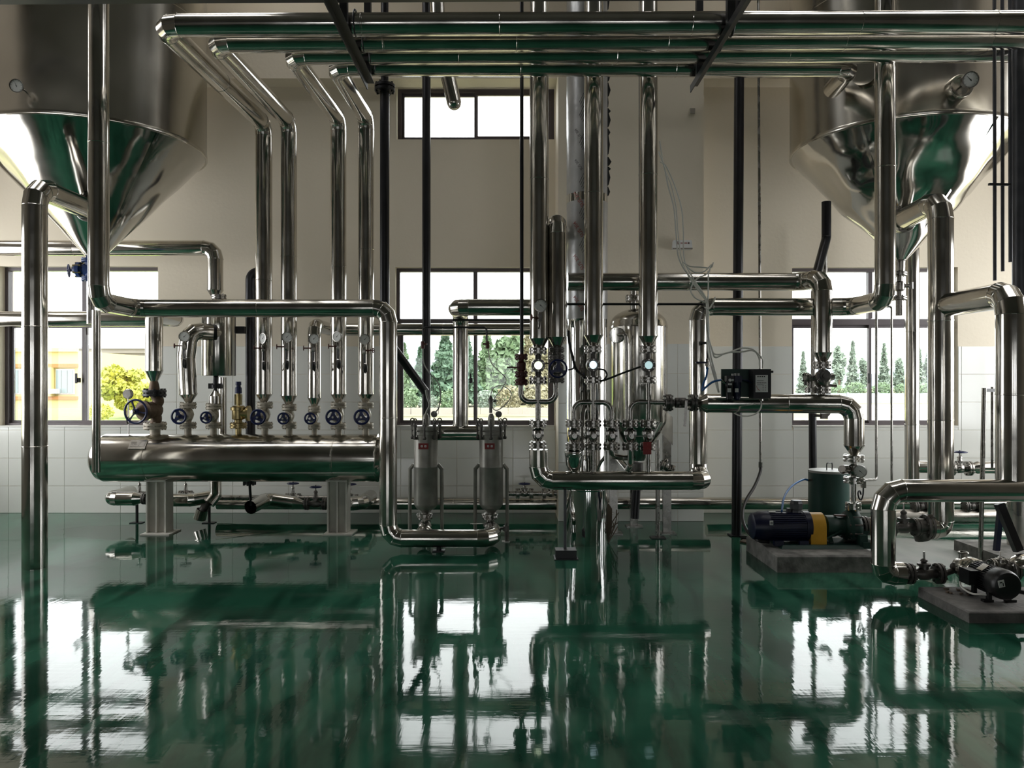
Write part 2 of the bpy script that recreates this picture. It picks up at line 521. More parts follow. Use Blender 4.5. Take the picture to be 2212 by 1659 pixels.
def wpx(x0, x1, y0, y1):
    return (LX(x0, DW), LX(x1, DW), LZ(y1, DW), LZ(y0, DW))


WIN = [wpx(-1, 341, 575, 922), wpx(854, 1198, 577, 922), wpx(1711, 2069, 577, 922), wpx(857, 1198, 186, 301)]
TH = .24
wall_back = holed_wall('wall_back', 'x', DW, -1, XL, XR, 0, ZC, WIN, TH, 'wall_paint')
rear = [(x, x+2.2, 1.2, 2.5) for x in (-5.4, -1.1, 3.2)]  # unseen openings behind the camera, added to let in light
holed_wall('wall_front', 'x', YB, 1, XL, XR, 0, ZC, rear, TH, 'wall_dark')
side_fill = [(6.4, 7.5, 4.3, 5.6), (4.9, 7.9, .8, 3.0)]  # unseen side openings, added as fill light for wall and floor
holed_wall('wall_left', 'y', XL, 1, YB, DW, 0, ZC, side_fill, TH, 'wall_dark')
holed_wall('wall_right', 'y', XR, -1, YB, DW, 0, ZC, side_fill, TH, 'wall_dark')


def portal(c, size, direction):
    l = bpy.data.lights.new('daylight_portal', 'AREA'); l.shape = 'RECTANGLE'; l.size = size[0]; l.size_y = size[1]
    l.cycles.is_portal = True
    o = bpy.data.objects.new('daylight_portal', l); COL.objects.link(o); o.location = c
    o.rotation_euler = V(direction).to_track_quat('-Z', 'Z').to_euler()


for (a, b, z0, z1) in WIN: portal(((a+b)/2, DW+TH+.02, (z0+z1)/2), (b-a, z1-z0), (0, -1, 0))
for (a, b, z0, z1) in rear: portal(((a+b)/2, YB-TH-.02, (z0+z1)/2), (b-a, z1-z0), (0, 1, 0))
for (a, b, z0, z1) in side_fill:
    portal((XL-TH-.02, (a+b)/2, (z0+z1)/2), (b-a, z1-z0), (1, 0, 0)); portal((XR+TH+.02, (a+b)/2, (z0+z1)/2), (b-a, z1-z0), (-1, 0, 0))

for (a, b) in ROOF_FILL:
    for sg in (-1, 1): portal((sg*(RX+5.8)/2, (a+b)/2, ZC+.22), (5.8-RX, b-a), (0, 0, -1))

# windows: dark aluminium sliding sashes
YF = DW+.13


def window(n, h, transom):
    x0, x1, z0, z1 = h
    fr = MB(); b = .036
    for (c, s) in ((((x0+x1)/2, YF, z0+b/2), (x1-x0, .08, b)), (((x0+x1)/2, YF, z1-b/2), (x1-x0, .08, b)), ((x0+b/2, YF, (z0+z1)/2), (b, .08, z1-z0-2*b)), ((x1-b/2, YF, (z0+z1)/2), (b, .08, z1-z0-2*b))):
        fr.box(c, s)
    root = struct('window_%d' % n, fr, 'frame')
    xm = (x0+x1)/2
    def sub(name, c, s, m='frame'):
        q = MB(); q.box(c, s); return q.build(name, m, root)
    zt = z1-b if transom is None else transom
    if transom is not None:
        sub('transom', (xm, YF-.004, transom), (x1-x0-2*b, .082, .066))
        sub('mullion', (xm, YF+.004, (transom+z1)/2), (.045, .06, z1-transom-b-.04))
        for (a, c) in ((x0+b, xm-.0225), (xm+.0225, x1-b)): sub('pane', ((a+c)/2, YF+.01, (transom+.0375+z1-b)/2), (c-a, .006, z1-b-transom-.0375), 'glass')
        zt = transom-.033
    for k, (a, c) in enumerate(((x0+b, xm+.02), (xm-.02, x1-b))):
        y = YF+(-.018 if k else .02); s_ = MB(); e = .030; za = z0+b
        for (cc, ss) in ((((a+c)/2, y, za+e/2), (c-a, .03, e)), (((a+c)/2, y, zt-e/2), (c-a, .03, e)), ((a+e/2, y, (za+zt)/2), (e, .03, zt-za-2*e)), ((c-e/2, y, (za+zt)/2), (e, .03, zt-za-2*e))): s_.box(cc, ss)
        so_ = s_.build('sash', 'frame', root)
        q = MB(); q.box(((a+c)/2, y, (za+zt)/2), (c-a-2*e, .006, zt-za-2*e)); q.build('pane', 'glass', so_)
    if transom is not None:
        q = MB(); q.box((xm-.035, YF-.06, (z0+zt)/2-.05), (.012, .05, .05)); q.box((xm-.05, YF-.09, (z0+zt)/2-.03), (.02, .015, .11)); q.build('latch', 'black', root)
    return root


for n, h in enumerate(WIN): window(n+1, h, LZ(694, DW) if n < 3 else None)
# bars across the unseen rear and side openings added for fill light
k = 5
for (a, b, z0, z1) in rear:
    q = MB(); q.box(((a+b)/2, YB-.12, (z0+z1)/2), (.05, .06, z1-z0)); q.box(((a+b)/2, YB-.12, (z0+z1)/2), (b-a, .05, .05)); struct('window_%d' % k, q, 'frame'); k += 1
for sgn, xx in ((-1, XL-.12), (1, XR+.12)):
    for (a, b, z0, z1) in side_fill:
        q = MB(); q.box((xx, (a+b)/2, (z0+z1)/2), (.06, .05, z1-z0)); struct('window_%d' % k, q, 'frame'); k += 1
# sills
for n, h in enumerate(WIN[:3]):
    q = MB(); q.box(((h[0]+h[1])/2, DW+.035, h[2]+.006), (h[1]-h[0]-.004, .10, .016)); struct('trim_%d' % (n+3), q, 'sill')

# beam under the roof and the pilaster
mb = MB(); mb.box((0, (8.05+DW)/2-.002, 4.97), (XR-XL-.02, DW-8.05, .70)); struct('trim_1', mb, 'wall_paint')
CXL, CXR, DCOL = LX(1206, 7.79), LX(1520, 7.79), 7.79
mb = MB(); mb.box(((CXL+CXR)/2, (DCOL+DW)/2, (4.60)/2), (CXR-CXL, DW-DCOL, 4.60)); pil = struct('trim_2', mb, 'wall_paint')

# tiles on the lower wall: every tile its own piece
TW = LX(121+CX, DW)-LX(CX, DW); THH = LX(60.3+CX, DW)-LX(CX, DW); ZT = LZ(748, DW)
TILE_MESH = {}


def tile(x0, x1, z0, z1, yfront, parent):
    key = (round(x1-x0, 3), round(z1-z0, 3))
    g = .0016
    if key not in TILE_MESH:
        q = MB(); a, b = (x1-x0)/2-g, (z1-z0)/2-g; c = .0015; y = .008
        q.add([(-a, 0, -b), (a, 0, -b), (a, 0, b), (-a, 0, b), (-a, -y+c, -b), (a, -y+c, -b), (a, -y+c, b), (-a, -y+c, b), (-a+c, -y, -b+c), (a-c, -y, -b+c), (a-c, -y, b-c), (-a+c, -y, b-c)],
              [(8, 9, 10, 11)]+[(i+j, (i+1) % 4+j, (i+1) % 4+j+4, i+j+4) for j in (0, 4) for i in range(4)])
        o = q.build('tile', 'tile', parent); TILE_MESH[key] = o.data
    else:
        o = bpy.data.objects.new('tile', TILE_MESH[key]); COL.objects.link(o); o.parent = parent
    o.location = ((x0+x1)/2, yfront, (z0+z1)/2)
    return o


def tile_field(xa, xb, xo, holes, yf, parent):
    rows = [max(0, ZT-THH*(r+1)) for r in range(6)]; nrow = 6
    zs = [ZT-THH*r for r in range(nrow)]+[0.0]
    i0 = math.floor((xa-xo)/TW); i1 = math.ceil((xb-xo)/TW)
    for i in range(i0, i1):
        for r in range(nrow):
            x0, x1, z1, z0 = max(xa, xo+i*TW), min(xb, xo+(i+1)*TW), zs[r], zs[r+1]
            if x1-x0 < .02: continue
            parts = [(x0, x1, z0, z1)]
            for h in holes:
                nxt = []
                for (a, b, c, d) in parts:
                    if b <= h[0] or a >= h[1] or d <= h[2] or c >= h[3]: nxt.append((a, b, c, d)); continue
                    if a < h[0]: nxt.append((a, h[0], c, d))
                    if b > h[1]: nxt.append((h[1], b, c, d))
                    aa, bb = max(a, h[0]), min(b, h[1])
                    if c < h[2]: nxt.append((aa, bb, c, h[2]))
                    if d > h[3]: nxt.append((aa, bb, h[3], d))
                parts = nxt
            for p in parts:
                if p[1]-p[0] > .012 and p[3]-p[2] > .012: tile(*p, yf, parent)


tile_field(LX(-60, DW), CXL-.001, LX(866, DW), WIN[:3], DW, wall_back)
tile_field(CXR+.001, LX(2290, DW), LX(866, DW), WIN[:3], DW, wall_back)
tile_field(CXL, CXR, CXL, [], DCOL, pil)

# ================================================================== OUTSIDE
mb = MB()
for (ya, za, yb, zb) in ((DW+.3, -.25, 18, -.25), (18, -.25, 46, .2), (46, .2, 220, .3)):
    mb.add([(-130, ya, za), (130, ya, za), (130, yb, zb), (-130, yb, zb)], [(0, 1, 2, 3)])
struct('ground', mb, 'ground')
mb = MB(); mb.add([(6, 14, -.22), (34, 14, -.22), (60, 44, .21), (18, 44, .21)], [(0, 1, 2, 3)]); mb.add([(6, 14, -.26), (34, 14, -.26), (60, 44, .17), (18, 44, .17)], [(3, 2, 1, 0)])
struct('road', mb, 'road')
mb = MB(); xs = [-130+260*i/40 for i in range(41)]
hz = [9+4*math.sin(i*.5)+3*math.sin(i*1.3+1) for i in range(41)]
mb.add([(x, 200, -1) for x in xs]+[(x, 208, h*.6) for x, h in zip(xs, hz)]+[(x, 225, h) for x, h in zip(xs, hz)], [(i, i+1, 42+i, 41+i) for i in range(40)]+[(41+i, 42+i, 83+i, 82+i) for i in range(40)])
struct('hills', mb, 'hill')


def tree(label, px, d, base_py, top_py, width_px, m, name='leafy_tree', group=None, conifer=False, n=1500):
    x = LX(px, d); zb = LZ(base_py, d); H = LZ(top_py, d)-zb; Wd = width_px*d/F/2
    t = T(name, label, 'tree', (x, d, zb), group)
    q = MB(); q.sweep([(x, d, zb), (x+.05*H*random.uniform(-1, 1), d, zb+H*.5), (x, d, zb+H*.85)], .025*H, 8, rr=[.03*H, .02*H, .008*H]); t.part('trunk', q, 'bark')
    q = MB(); ls = H*.042 if conifer else H*.05
    blobs = []
    if not conifer:
        for i in range(16): 
            a = random.uniform(0, 6.28); rr = random.uniform(0, .75); blobs.append((rr*math.cos(a)*Wd, rr*math.sin(a)*Wd, random.uniform(.18, .88), random.uniform(.26, .46)))
    for i in range(n):
        if conifer:
            h = random.random()**1.3; rad = Wd*(1-h)*(.55+.45*abs(math.sin(h*22)))*random.uniform(.5, 1.05); a = random.uniform(0, 6.28)
            c = V((x+rad*math.cos(a), d+rad*math.sin(a), zb+H*(.08+.92*h)))
        else:
            b = random.choice(blobs); e = V((random.gauss(0, 1), random.gauss(0, 1), random.gauss(0, 1))).normalized()*random.uniform(.6, 1)
            c = V((x+b[0]+e.x*b[3]*Wd, d+b[1]+e.y*b[3]*Wd, zb+H*b[2]+e.z*b[3]*H*.36))
        u = V((random.uniform(-1, 1), random.uniform(-1, 1), random.uniform(-1, 1))).normalized(); v_ = u.orthogonal().normalized(); s = ls*random.uniform(.6, 1.3)
        q.add([c-u*s, c+v_*s*.6, c+u*s, c-v_*s*.6], [(0, 1, 2, 3)])
    t.part('foliage', q, m, kind='stuff')


def shrub(label, px, d, base_py, top_py, width_px, m, group=None, n=700):
    x = LX(px, d); zb = LZ(base_py, d); H = LZ(top_py, d)-zb; Wd = width_px*d/F/2
    q = MB()
    for i in range(n):
        e = V((random.gauss(0, 1), random.gauss(0, 1), random.gauss(0, 1))).normalized()*random.uniform(.6, 1)
        c = V((x+e.x*Wd, d+e.y*Wd*.7, zb+H*.45+e.z*H*.5)); u = V((random.uniform(-1, 1), random.uniform(-1, 1), random.uniform(-1, 1))).normalized(); v_ = u.orthogonal().normalized(); s = H*.07*random.uniform(.6, 1.3)
        q.add([c-u*s, c+v_*s*.6, c+u*s, c-v_*s*.6], [(0, 1, 2, 3)])
    solo('shrub', label, 'shrub', q, m, (x, d, zb), group)


mb = MB(); mb.rings([[(-16, 11, -.3), (-5.6, 11, -.3), (-5.6, 25, -.3), (-16, 25, -.3)], [(-15, 14.5, .64), (-6.6, 14.5, .64), (-6.6, 24, .64), (-15, 24, .64)]]); struct('terrain_mound', mb, 'lawn')
tree('yellow-leaved autumn tree outside the window behind the steam header', 275, 17, 900, 782, 135, 'leaf_yellow', n=4200)
shrub('low yellow-green shrub under the yellow-leaved tree', 215, 15.5, 908, 868, 60, 'leaf_yellow')
cw = (('pale bushy conifer', 872, 742, 70, 'leaf_mid', True), ('small dark conifer', 908, 752, 60, 'leaf_dark', True), ('broad dark conifer', 962, 712, 120, 'leaf_dark', True), ('slim dark conifer', 1008, 722, 90, 'leaf_dark', True),
      ('tall mid green conifer', 1052, 708, 90, 'leaf_mid', True), ('round green broadleaf tree', 1092, 700, 110, 'leaf_mid', False), ('olive brown conifer', 1140, 720, 110, 'leaf_olive', True), ('olive brown broadleaf tree', 1180, 745, 90, 'leaf_olive', False))
for i, (nm, px, tp, wpx_, mm, cf) in enumerate(cw):
    tree('%s outside the centre window, number %s of the row' % (nm, ('one', 'two', 'three', 'four', 'five', 'six', 'seven', 'eight')[i]), px, 40+i*.9, 882, tp, wpx_, mm, 'conifer' if cf else 'leafy_tree', 'trees outside the centre window', cf, 3000)
for i, px in enumerate((880, 925, 975, 1050, 1100, 1160)):
    shrub('pale shrub at the field edge outside the centre window, %s from its mullion side' % ('outermost left', 'second left', 'third left', 'first right', 'second right', 'third right')[i], px, 36, 886, (842, 850, 838, 840, 828, 836)[i], (50, 46, 62, 52, 60, 60)[i], ('leaf_mid', 'leaf_pale', 'leaf_mid', 'leaf_pale', 'leaf_olive', 'leaf_olive')[i], 'field-edge shrubs')
for i, (px, tp, wpx_) in enumerate(((1735, 760, 34), (1812, 744, 36), (1842, 738, 36), (1866, 766, 24), (1910, 742, 40), (1945, 764, 34), (1985, 752, 44), (2010, 750, 40))):
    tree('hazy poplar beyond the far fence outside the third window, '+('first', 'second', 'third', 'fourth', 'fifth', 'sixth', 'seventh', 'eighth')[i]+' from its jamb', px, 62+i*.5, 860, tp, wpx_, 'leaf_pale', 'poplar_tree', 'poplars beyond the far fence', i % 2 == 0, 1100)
for i, (px, tp, wpx_) in enumerate(((1810, 828, 44), (1848, 822, 50), (1905, 822, 46), (1950, 826, 40), (2000, 826, 46))):
    shrub('rounded light green bush in front of the hazy poplars, '+('first', 'second', 'third', 'fourth', 'fifth')[i]+' in the row', px, 56, 862, tp, wpx_, 'leaf_mid', 'bushes before the poplars', 600)
# boundary fence of metal sheets
fn = T('boundary_fence', 'pale metal sheet fence at the far side of the yard', 'fence', (LX(1715, 48), 48, LZ(873, 48)))
xx = LX(1700, 48)
while xx < LX(2080, 48):
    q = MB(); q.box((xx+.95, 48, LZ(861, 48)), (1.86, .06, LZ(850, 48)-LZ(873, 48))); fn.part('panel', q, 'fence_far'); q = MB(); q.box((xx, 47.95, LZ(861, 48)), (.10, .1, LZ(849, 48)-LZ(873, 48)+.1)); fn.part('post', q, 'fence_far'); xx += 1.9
fn = T('garden_wall', 'low grey block wall along the field outside the centre window', 'wall', (LX(860, 33), 33, LZ(894, 33)))
xx = LX(858, 33)
while xx < LX(1200, 33):
    q = MB(); q.box((xx+.3, 33, LZ(888, 33)), (.58, .2, LZ(881, 33)-LZ(895, 33))); fn.part('block', q, 'bbuild'); xx += .6
# yellow building seen obliquely
bd = T('yellow_building', 'yellow three-storey building with orange bands outside the first window', 'building', (LX(60, 30), 30, LZ(908, 30)))
Zb = lambda y: LZ(y, 30)
def ybox(name, x0, x1, y0, y1, dy, th, m, par=None):
    q = MB(); q.box(((LX(x0, 30)+LX(x1, 30))/2, 30-dy+th/2, (Zb(y0)+Zb(y1))/2), (LX(x1, 30)-LX(x0, 30), th, Zb(y0)-Zb(y1))); return bd.part(name, q, m, par)
ybox('wall', -220, 168, 758, 909, 0, 6, 'ybuild')
ybox('band', -220, 169, 786, 794, .15, .16, 'oband'); ybox('band', -220, 169, 856, 863, .15, .16, 'oband'); ybox('parapet', -220, 170, 752, 760, .2, .21, 'ybuild')
for (x0, x1) in ((-60, 2), (16, 56), (122, 162)):
    wf = ybox('window', x0, x1, 797, 852, .06, .08, 'white_far')
    for i in range(3):
        a = x0+2+(x1-x0-2)*i/3; ybox('pane', a, a+(x1-x0)/3-2.5, 800, 849, .09, .05, 'window_far', wf)
for (x0, x1) in ((20, 44), (118, 132), (150, 162)):
    wf = ybox('window', x0, x1, 885, 904, .06, .08, 'white_far'); ybox('pane', x0+1.5, x1-1.5, 887, 902, .09, .05, 'window_far', wf)
ybox('pillar', 107, 119, 794, 856, .3, .31, 'ybuild')
ybox('air_conditioner', 119, 132, 840, 850, .5, .45, 'white_far')
bb = T('beige_building', 'beige block with a row of grey windows behind the autumn tree', 'building', (LX(250, 48), 48, LZ(895, 48)))
def bbox_(name, x0, x1, y0, y1, dy, th, m, par=None):
    q = MB(); q.box(((LX(x0, 48)+LX(x1, 48))/2, 48-dy+th/2, (LZ(y0, 48)+LZ(y1, 48))/2), (LX(x1, 48)-LX(x0, 48), th, LZ(y0, 48)-LZ(y1, 48))); return bb.part(name, q, m, par)
bbox_('wall', 150, 440, 762, 900, 0, 8, 'bbuild'); bbox_('cornice', 148, 442, 753, 763, .4, .5, 'bbuild'); bbox_('roof_slab', 148, 442, 750, 754, .7, 4, 'white_far')
for (x0, x1) in ((183, 196), (218, 234), (256, 286), (305, 336)):
    wf = bbox_('window', x0, x1, 768, 803, .08, .12, 'white_far')
    for i in range(2):
        a = x0+1.5+(x1-x0-2)*i/2; bbox_('pane', a, a+(x1-x0)/2-2, 770, 801, .12, .05, 'window_far', wf)

# ================================================================== OVERHEAD RACK
DH = 7.2     # plane of the header
ZR = EYE+2.465
rk = ((350, 5.20, 55, 570, .0765, 'first, nearest the viewer'), (463, 5.50, 91, 624, .0745, 'second from the viewer'), (629, 5.77, 119, 731, .074, 'third from the viewer'), (723, 6.00, 143, 791, .0745, 'rearmost of the four'))
tops = ((570, 850, 868), (624, 853, 875), (731, 850, 868), (790, 850, 868))
for i, (px, d, py, fx, r, wd) in enumerate(rk):
    z = LZ(py, d); x0 = LX(px, d); x1 = LX(fx, DH); yb, yc = tops[i][1:]
    xe = LX(1838, 6.0) if i == 3 else 5.6
    pts = [V((xe, d, z+.03)), V((x0, d, z)), V((x1, DH, z+.01)), P(tops[i][0], yb, DH)]
    if i == 3: pts = [V((xe+.03, 6.42, z-.02)), V((xe, d, z-.01))]+pts[1:]
    lab = 'lagged steel pipe on the overhead rack, %s, dropping to the header' % wd
    clad_run(lab, pts, r, cone=(.026, (yc-yb)*DH/F), bend=1.5, group='lagged pipes on the overhead rack', seam=1.15, n=36)
# supporting angle irons, hangers and the long bar in front
for X, y1, lab in ((-1.114, 6.02, 'black angle iron under the rack pipes above the two bag filters'), (1.447, 6.08, 'black angle iron under the rack pipes above the white cables')):
    t = T('rack_bracket', lab, 'bracket', (X, y1, EYE+2.33), 'angle irons of the pipe rack'); zt = EYE+2.374
    q = MB(); q.prism([(X-.03, 4.3, zt), (X+.03, 4.3, zt), (X+.03, 4.3, zt-.006), (X-.022, 4.3, zt-.006), (X-.022, 4.3, zt-.055), (X-.03, 4.3, zt-.055)], (0, y1-4.3, 0)); t.part('angle_bar', q, 'black')
    for yy in (5.06, 5.90):
        q = MB(); q.box((X, yy, (zt+ZC)/2), (.05, .05, ZC-zt)); t.part('hanger', q, 'black')
    for (_, d, py, _, r, _) in rk:
        q = MB(); z = LZ(py, d)+.015
        q.torus((X+.05, d, z), (1, 0, 0), r+.008, .006, 18, 6, 0 if X > 0 else 0, PI*2); t.part('clamp', q, 'black')
mb = MB(); zb = EYE+2.435
mb.prism([(-5.2, 4.82, zb-.022), (-5.2, 4.88, zb-.022), (-5.2, 4.88, zb+.022), (-5.2, 4.82, zb+.022)], (10.6, 0, .06))
solo('rack_beam', 'long black bar running across in front of the overhead pipes', 'beam', mb, 'black', (0, 4.85, zb))
bare_run('thin dark pipe high above the rack pipes, crossing the whole view', [V((-5, 5.05, 4.62)), V((5.6, 5.05, 4.66))], .03, 'black_pipe')
# short capped pipe under the rack
t = clad_run('short lagged pipe hanging behind the rack in front of the upper window', [V((LX(920, 6.75), 6.75, ZC-.012)), P(948, 80, 6.75), P(981, 222, 6.75)], .064, seam=.5)
mb = MB(); mb.ball(P(981, 222, 6.75), .064, 20); t.part('end_cap', mb, 'clad')

# ================================================================== TANKS
def tank(px, label, side):
    X = (px-CX)/F*7.0; c = V((X, 7.0, 0)); R = .955; zr = EYE+2.15; za = EYE+1.13; zt = 6.35
    t = T('conical_tank', label, 'tank', (X, 7.0, za), 'cone-bottomed tanks'); n = 96
    q = MB(); q.lathe((X, 7, zr), (0, 0, 1), [(0, R), (.01, R*1.004), (.03, R*1.004), (.04, R), (1.15, R), (1.155, R*1.003), (1.175, R*1.003), (1.18, R), (zt-zr, R)], n, wob=wobble(n, .0035)); t.part('shell', q, 'tank', thr=25)
    q = MB(); R_ = []; amp = .006 if side < 0 else .030
    K = 26
    for j in range(K+1):
        f = j/K; r = .045+(R*.995-.045)*f; ring = []
        for i in range(n):
            a = 2*PI*i/n
            dd = noise.noise(V((math.cos(a)*2.2*f*1.6+side*5, math.sin(a)*2.2*f*1.6, f*2.6)))*amp*2.2*math.sin(PI*min(1, f*1.05))**.6 if f < 1 else 0
            ring.append((X+(r+dd)*math.cos(a), 7+(r+dd)*math.sin(a), za+(zr-za)*f))
        R_.append(ring)
    q.rings(R_); cone = t.part('cone', q, 'tank_cone', thr=40)
    # standing seams of the cone
    for a in ((-.55, -1.0, .9) if side < 0 else (-2.35, -1.2)):
        q = MB(); ca, sa = math.cos(a), math.sin(a)
        q.bar((X+.05*ca, 7+.05*sa, za+.012), (X+R*ca, 7+R*sa, zr-.004), .022, .006); t.part('cone_seam', q, 'tank_cone')
    q = MB(); q.torus((X, 7, zr-.006), (0, 0, 1), R*.998, .008, n, 6); t.part('rim_bead', q, 'tank')
    return t, X


tl, XLK = tank(205, 'steel cone-bottomed tank above the steam header, with a small dial and smooth cone', -1)
tr, XRK = tank(1945, 'steel cone-bottomed tank above the pumps, with a dented wrinkled cone', 1)


def on_tank(X, px, py):
    """point on the front of the shell seen at this pixel"""
    dx = (px-CX)/F; a = dx*dx+1; b = -2*(dx*X+7.0); c_ = X*X+49-.955**2
    d = (-b-math.sqrt(b*b-4*a*c_))/(2*a); return P(px, py, d), (P(px, 829.5, d)-V((X, 7, EYE))).normalized()


p, nrm = on_tank(XLK, 54, 196)
gauge(p+nrm*.10, V((.15, -1, -.15)), .048, None, t=tl, stem=[p, p+nrm*.1], needle=-.3)
p, nrm = on_tank(XRK, 2066, 194)
mb = MB(); mb.lathe(p-nrm*.03, nrm, [(0, .095), (.10, .095), (.115, .088), (.115, .07), (.09, .065)], 30); tr.part('gauge_collar', mb, 'tank')
gauge(p+nrm*.2, V((-.1, -1, -.2)), .058, None, t=tr, stem=[p, p+nrm*.2], needle=-.8, depth=.9)
p, nrm = on_tank(XRK, 1870, 158)
mb = MB(); mb.lathe(p-nrm*.04, nrm, [(0, .09), (.05, .09), (.06, .105), (.075, .105)], 28); tr.part('nozzle', mb, 'tank')
# outlet nozzles at the apex
mb = MB(); za = EYE+1.13
mb.lathe((XRK, 7, za+.03), (0, 0, -1), [(0, .05), (.03, .05), (.035, .042), (.10, .040), (.13, .038), (.16, .024), (.28, .024)], 20); tr.part('outlet', mb, 'steel')
mb = MB(); mb.lathe((XLK, 7, za+.03), (0, 0, -1), [(0, .05), (.06, .05), (.065, .035), (.2, .035)], 20); tl.part('outlet', mb, 'steel')
# drain valve under the dented tank
t = T('drain_valve', 'flanged steel drain valve hanging under the dented tank', 'valve', (XRK, 7, LZ(645, 7)))
z1, z2 = LZ(592, 7), LZ(644, 7); xd = LX(1943, 7)
for zz in (z1, z2):
    mb = MB(); flange_pair(mb, (xd, 7, zz), (0, 0, 1), .066, .014); t.part('flange', mb, 'steel')
mb = MB(); mb.lathe((xd, 7, z2), (0, 0, 1), [(0, .026), (.06, .026), (.075, .045), (.14, .045), (.155, .026), (z1-z2, .026)], 18); t.part('valve_body', mb, 'steel')
mb = MB(); mb.cyl((xd, 7, (z1+z2)/2), (xd+.10, 6.97, (z1+z2)/2), .018); mb.cyl((xd+.09, 6.97, (z1+z2)/2-.03), (xd+.09, 6.97, (z1+z2)/2+.03), .02); t.part('actuator', mb, 'steel')
mb = MB(); mb.cyl((xd, 7, z2), (xd, 7, LZ(682, 7)), .034, .034, 18); t.part('tail_pipe', mb, 'steel')
# blue gate valve under the smooth tank
t = T('gate_valve', 'blue cast gate valve with hand wheel under the smooth cone', 'valve', (XLK, 7, LZ(580, 7)))
cz = LZ(583, 7); xc = LX(196, 7)
mb = MB(); mb.cyl((xc, 7, cz+.085), (xc, 7, cz-.085), .05, n=18); mb.lathe((xc, 7, cz), (-1, -.1, 0), [(0, .06), (.05, .06), (.06, .045), (.08, .045), (.085, .07), (.115, .07), (.12, .05), (.15, .034)], 20); t.part('valve_body', mb, 'blue_valve')
for zz in (cz+.085, cz-.085):
    mb = MB(); flange_pair(mb, (xc, 7, zz), (0, 0, 1), .078, .014); t.part('flange', mb, 'blue_valve')
mb = MB(); mb.bolts((xc-.10, 6.99, cz), (-1, -.1, 0), .062, 6, .009, .035); t.part('bonnet_bolts', mb, 'brass')
mb = MB(); hand_wheel(mb, (xc-.19, 6.98, cz-.01), (-1, -.75, -.1), .062, rim=.11, wide=.25); mb.cyl((xc-.14, 6.985, cz), (xc-.19, 6.98, cz-.01), .012); t.part('hand_wheel', mb, 'blue')
mb = MB(); mb.cyl((xc, 7, cz-.085), (xc, 7, LZ(700, 7)), .034); t.part('tail_pipe', mb, 'steel')

# ================================================================== LARGE LAGGED RUNS
DA = 6.4
XA = LX(213, 5.85); zA = LZ(666, DA)
clad_run('lagged pipe coming down past the smooth tank, crossing before the header, to the filters', [V((XA, 5.85, ZC-.012)), V((XA, 5.85, zA)), V((XA-.005, DA, zA)), V((LX(838.5, DA), DA, zA)), V((LX(838.5, DA), DA, LZ(1163, DA))), V((LX(1062, DA), DA, LZ(1163, DA))), V((LX(1062, DA), 6.72, LZ(1163, DA)))], .0745, bend=1.55, seam=1.0, n=40)
t = T('pipe_support', 'short dark stub post under the filter feed pipe', 'support', P(948, 1197, DA), 'stub posts')
mb = MB(); mb.cyl((LX(948, DA), DA, 0), (LX(948, DA), DA, LZ(1178, DA)), .022); t.part('post', mb, 'black'); mb = MB(); mb.box((LX(948, DA), DA, .004), (.10, .1, .008)); t.part('foot_plate', mb, 'black')
XB = LX(75, 5.83); zB = LZ(402, 5.83)
t = clad_run('tall lagged pipe standing on the floor at the left edge', [V((XB, 5.83, 0)), V((XB, 5.83, zB)), V((XB+.01, 6.50, zB-.015))], .0865, bend=1.7, seam=.82, n=40)
mb = MB(); flange_pair(mb, (XB+.01, 6.55, zB-.015), (0, 1, 0), .105, .02, 8); mb.cyl((XB+.01, 6.5, zB-.015), (XB+.01, 6.78, zB-.015), .06); t.part('flange', mb, 'steel')
XQ = LX(1912, 5.85); zq = LZ(663, DA)
clad_run('lagged pipe dropping before the dented tank and turning back towards the manifold', [V((XQ, 5.85, ZC-.012)), V((XQ, 5.85, zq)), V((XQ, DA, zq)), V((LX(1508, DA), DA, zq)), V((LX(1508, DA), DA, LZ(1037, 6.17))), V((LX(1508, DA), 6.17, LZ(1038, 6.17))), V((LX(1163, 6.17), 6.17, LZ(1038, 6.17))), P(1163, 971, 6.17)], .0745, bend=1.5, seam=.9, n=40)
# thin post with block
t = T('post_with_block', 'thin grey post on a black block under the manifold pipe', 'post', P(1222, 1207, 6.15))
mb = MB(); mb.box((LX(1222, 6.15), 6.15, .036), (LX(1245, 6.15)-LX(1200, 6.15), .12, .072)); t.part('block', mb, 'black'); mb = MB(); mb.cyl((LX(1221, 6.15), 6.17, .072), (LX(1221, 6.15), 6.17, LZ(1056, 6.17)), .012); t.part('post', mb, 'grey_pipe')
mb = MB(); mb.box((LX(1222, 6.15), 6.15, .004), (.19, .17, .006)); t.part('foot_plate', mb, 'black')
t = T('manifold_post', 'thin grey post under the manifold pipe near the vessel leg', 'post', P(1421, 1160, 6.95))
mb = MB(); mb.cyl((LX(1421, 6.95), 6.95, 0), (LX(1421, 6.95), 6.95, LZ(950, 6.95)), .021); t.part('post', mb, 'steel'); mb = MB(); mb.box((LX(1421, 6.95), 6.95, .004), (.13, .13, .008)); t.part('foot_plate', mb, 'black')
# filter return: F then E
XE = LX(995, 7.03)
clad_run('lagged pipe from the slim manifold riser back and down behind the two filters', [V((LX(1203, 6.45), 6.2, LZ(664, 6.45))), V((LX(1203, 6.45), 6.45, LZ(664, 6.45))), V((LX(985, 6.45), 6.45, LZ(664, 6.45))), V((XE, 7.03, LZ(664, 6.45))), V((XE, 7.03, LZ(918, 7.03)))], .0705, bend=1.5, seam=.85, n=36, cone=(.02, .045))
clad_run('short lagged cross pipe between the two filters', [P(930, 935, 7.03), P(1052, 935, 7.03)], .070, seam=.7)
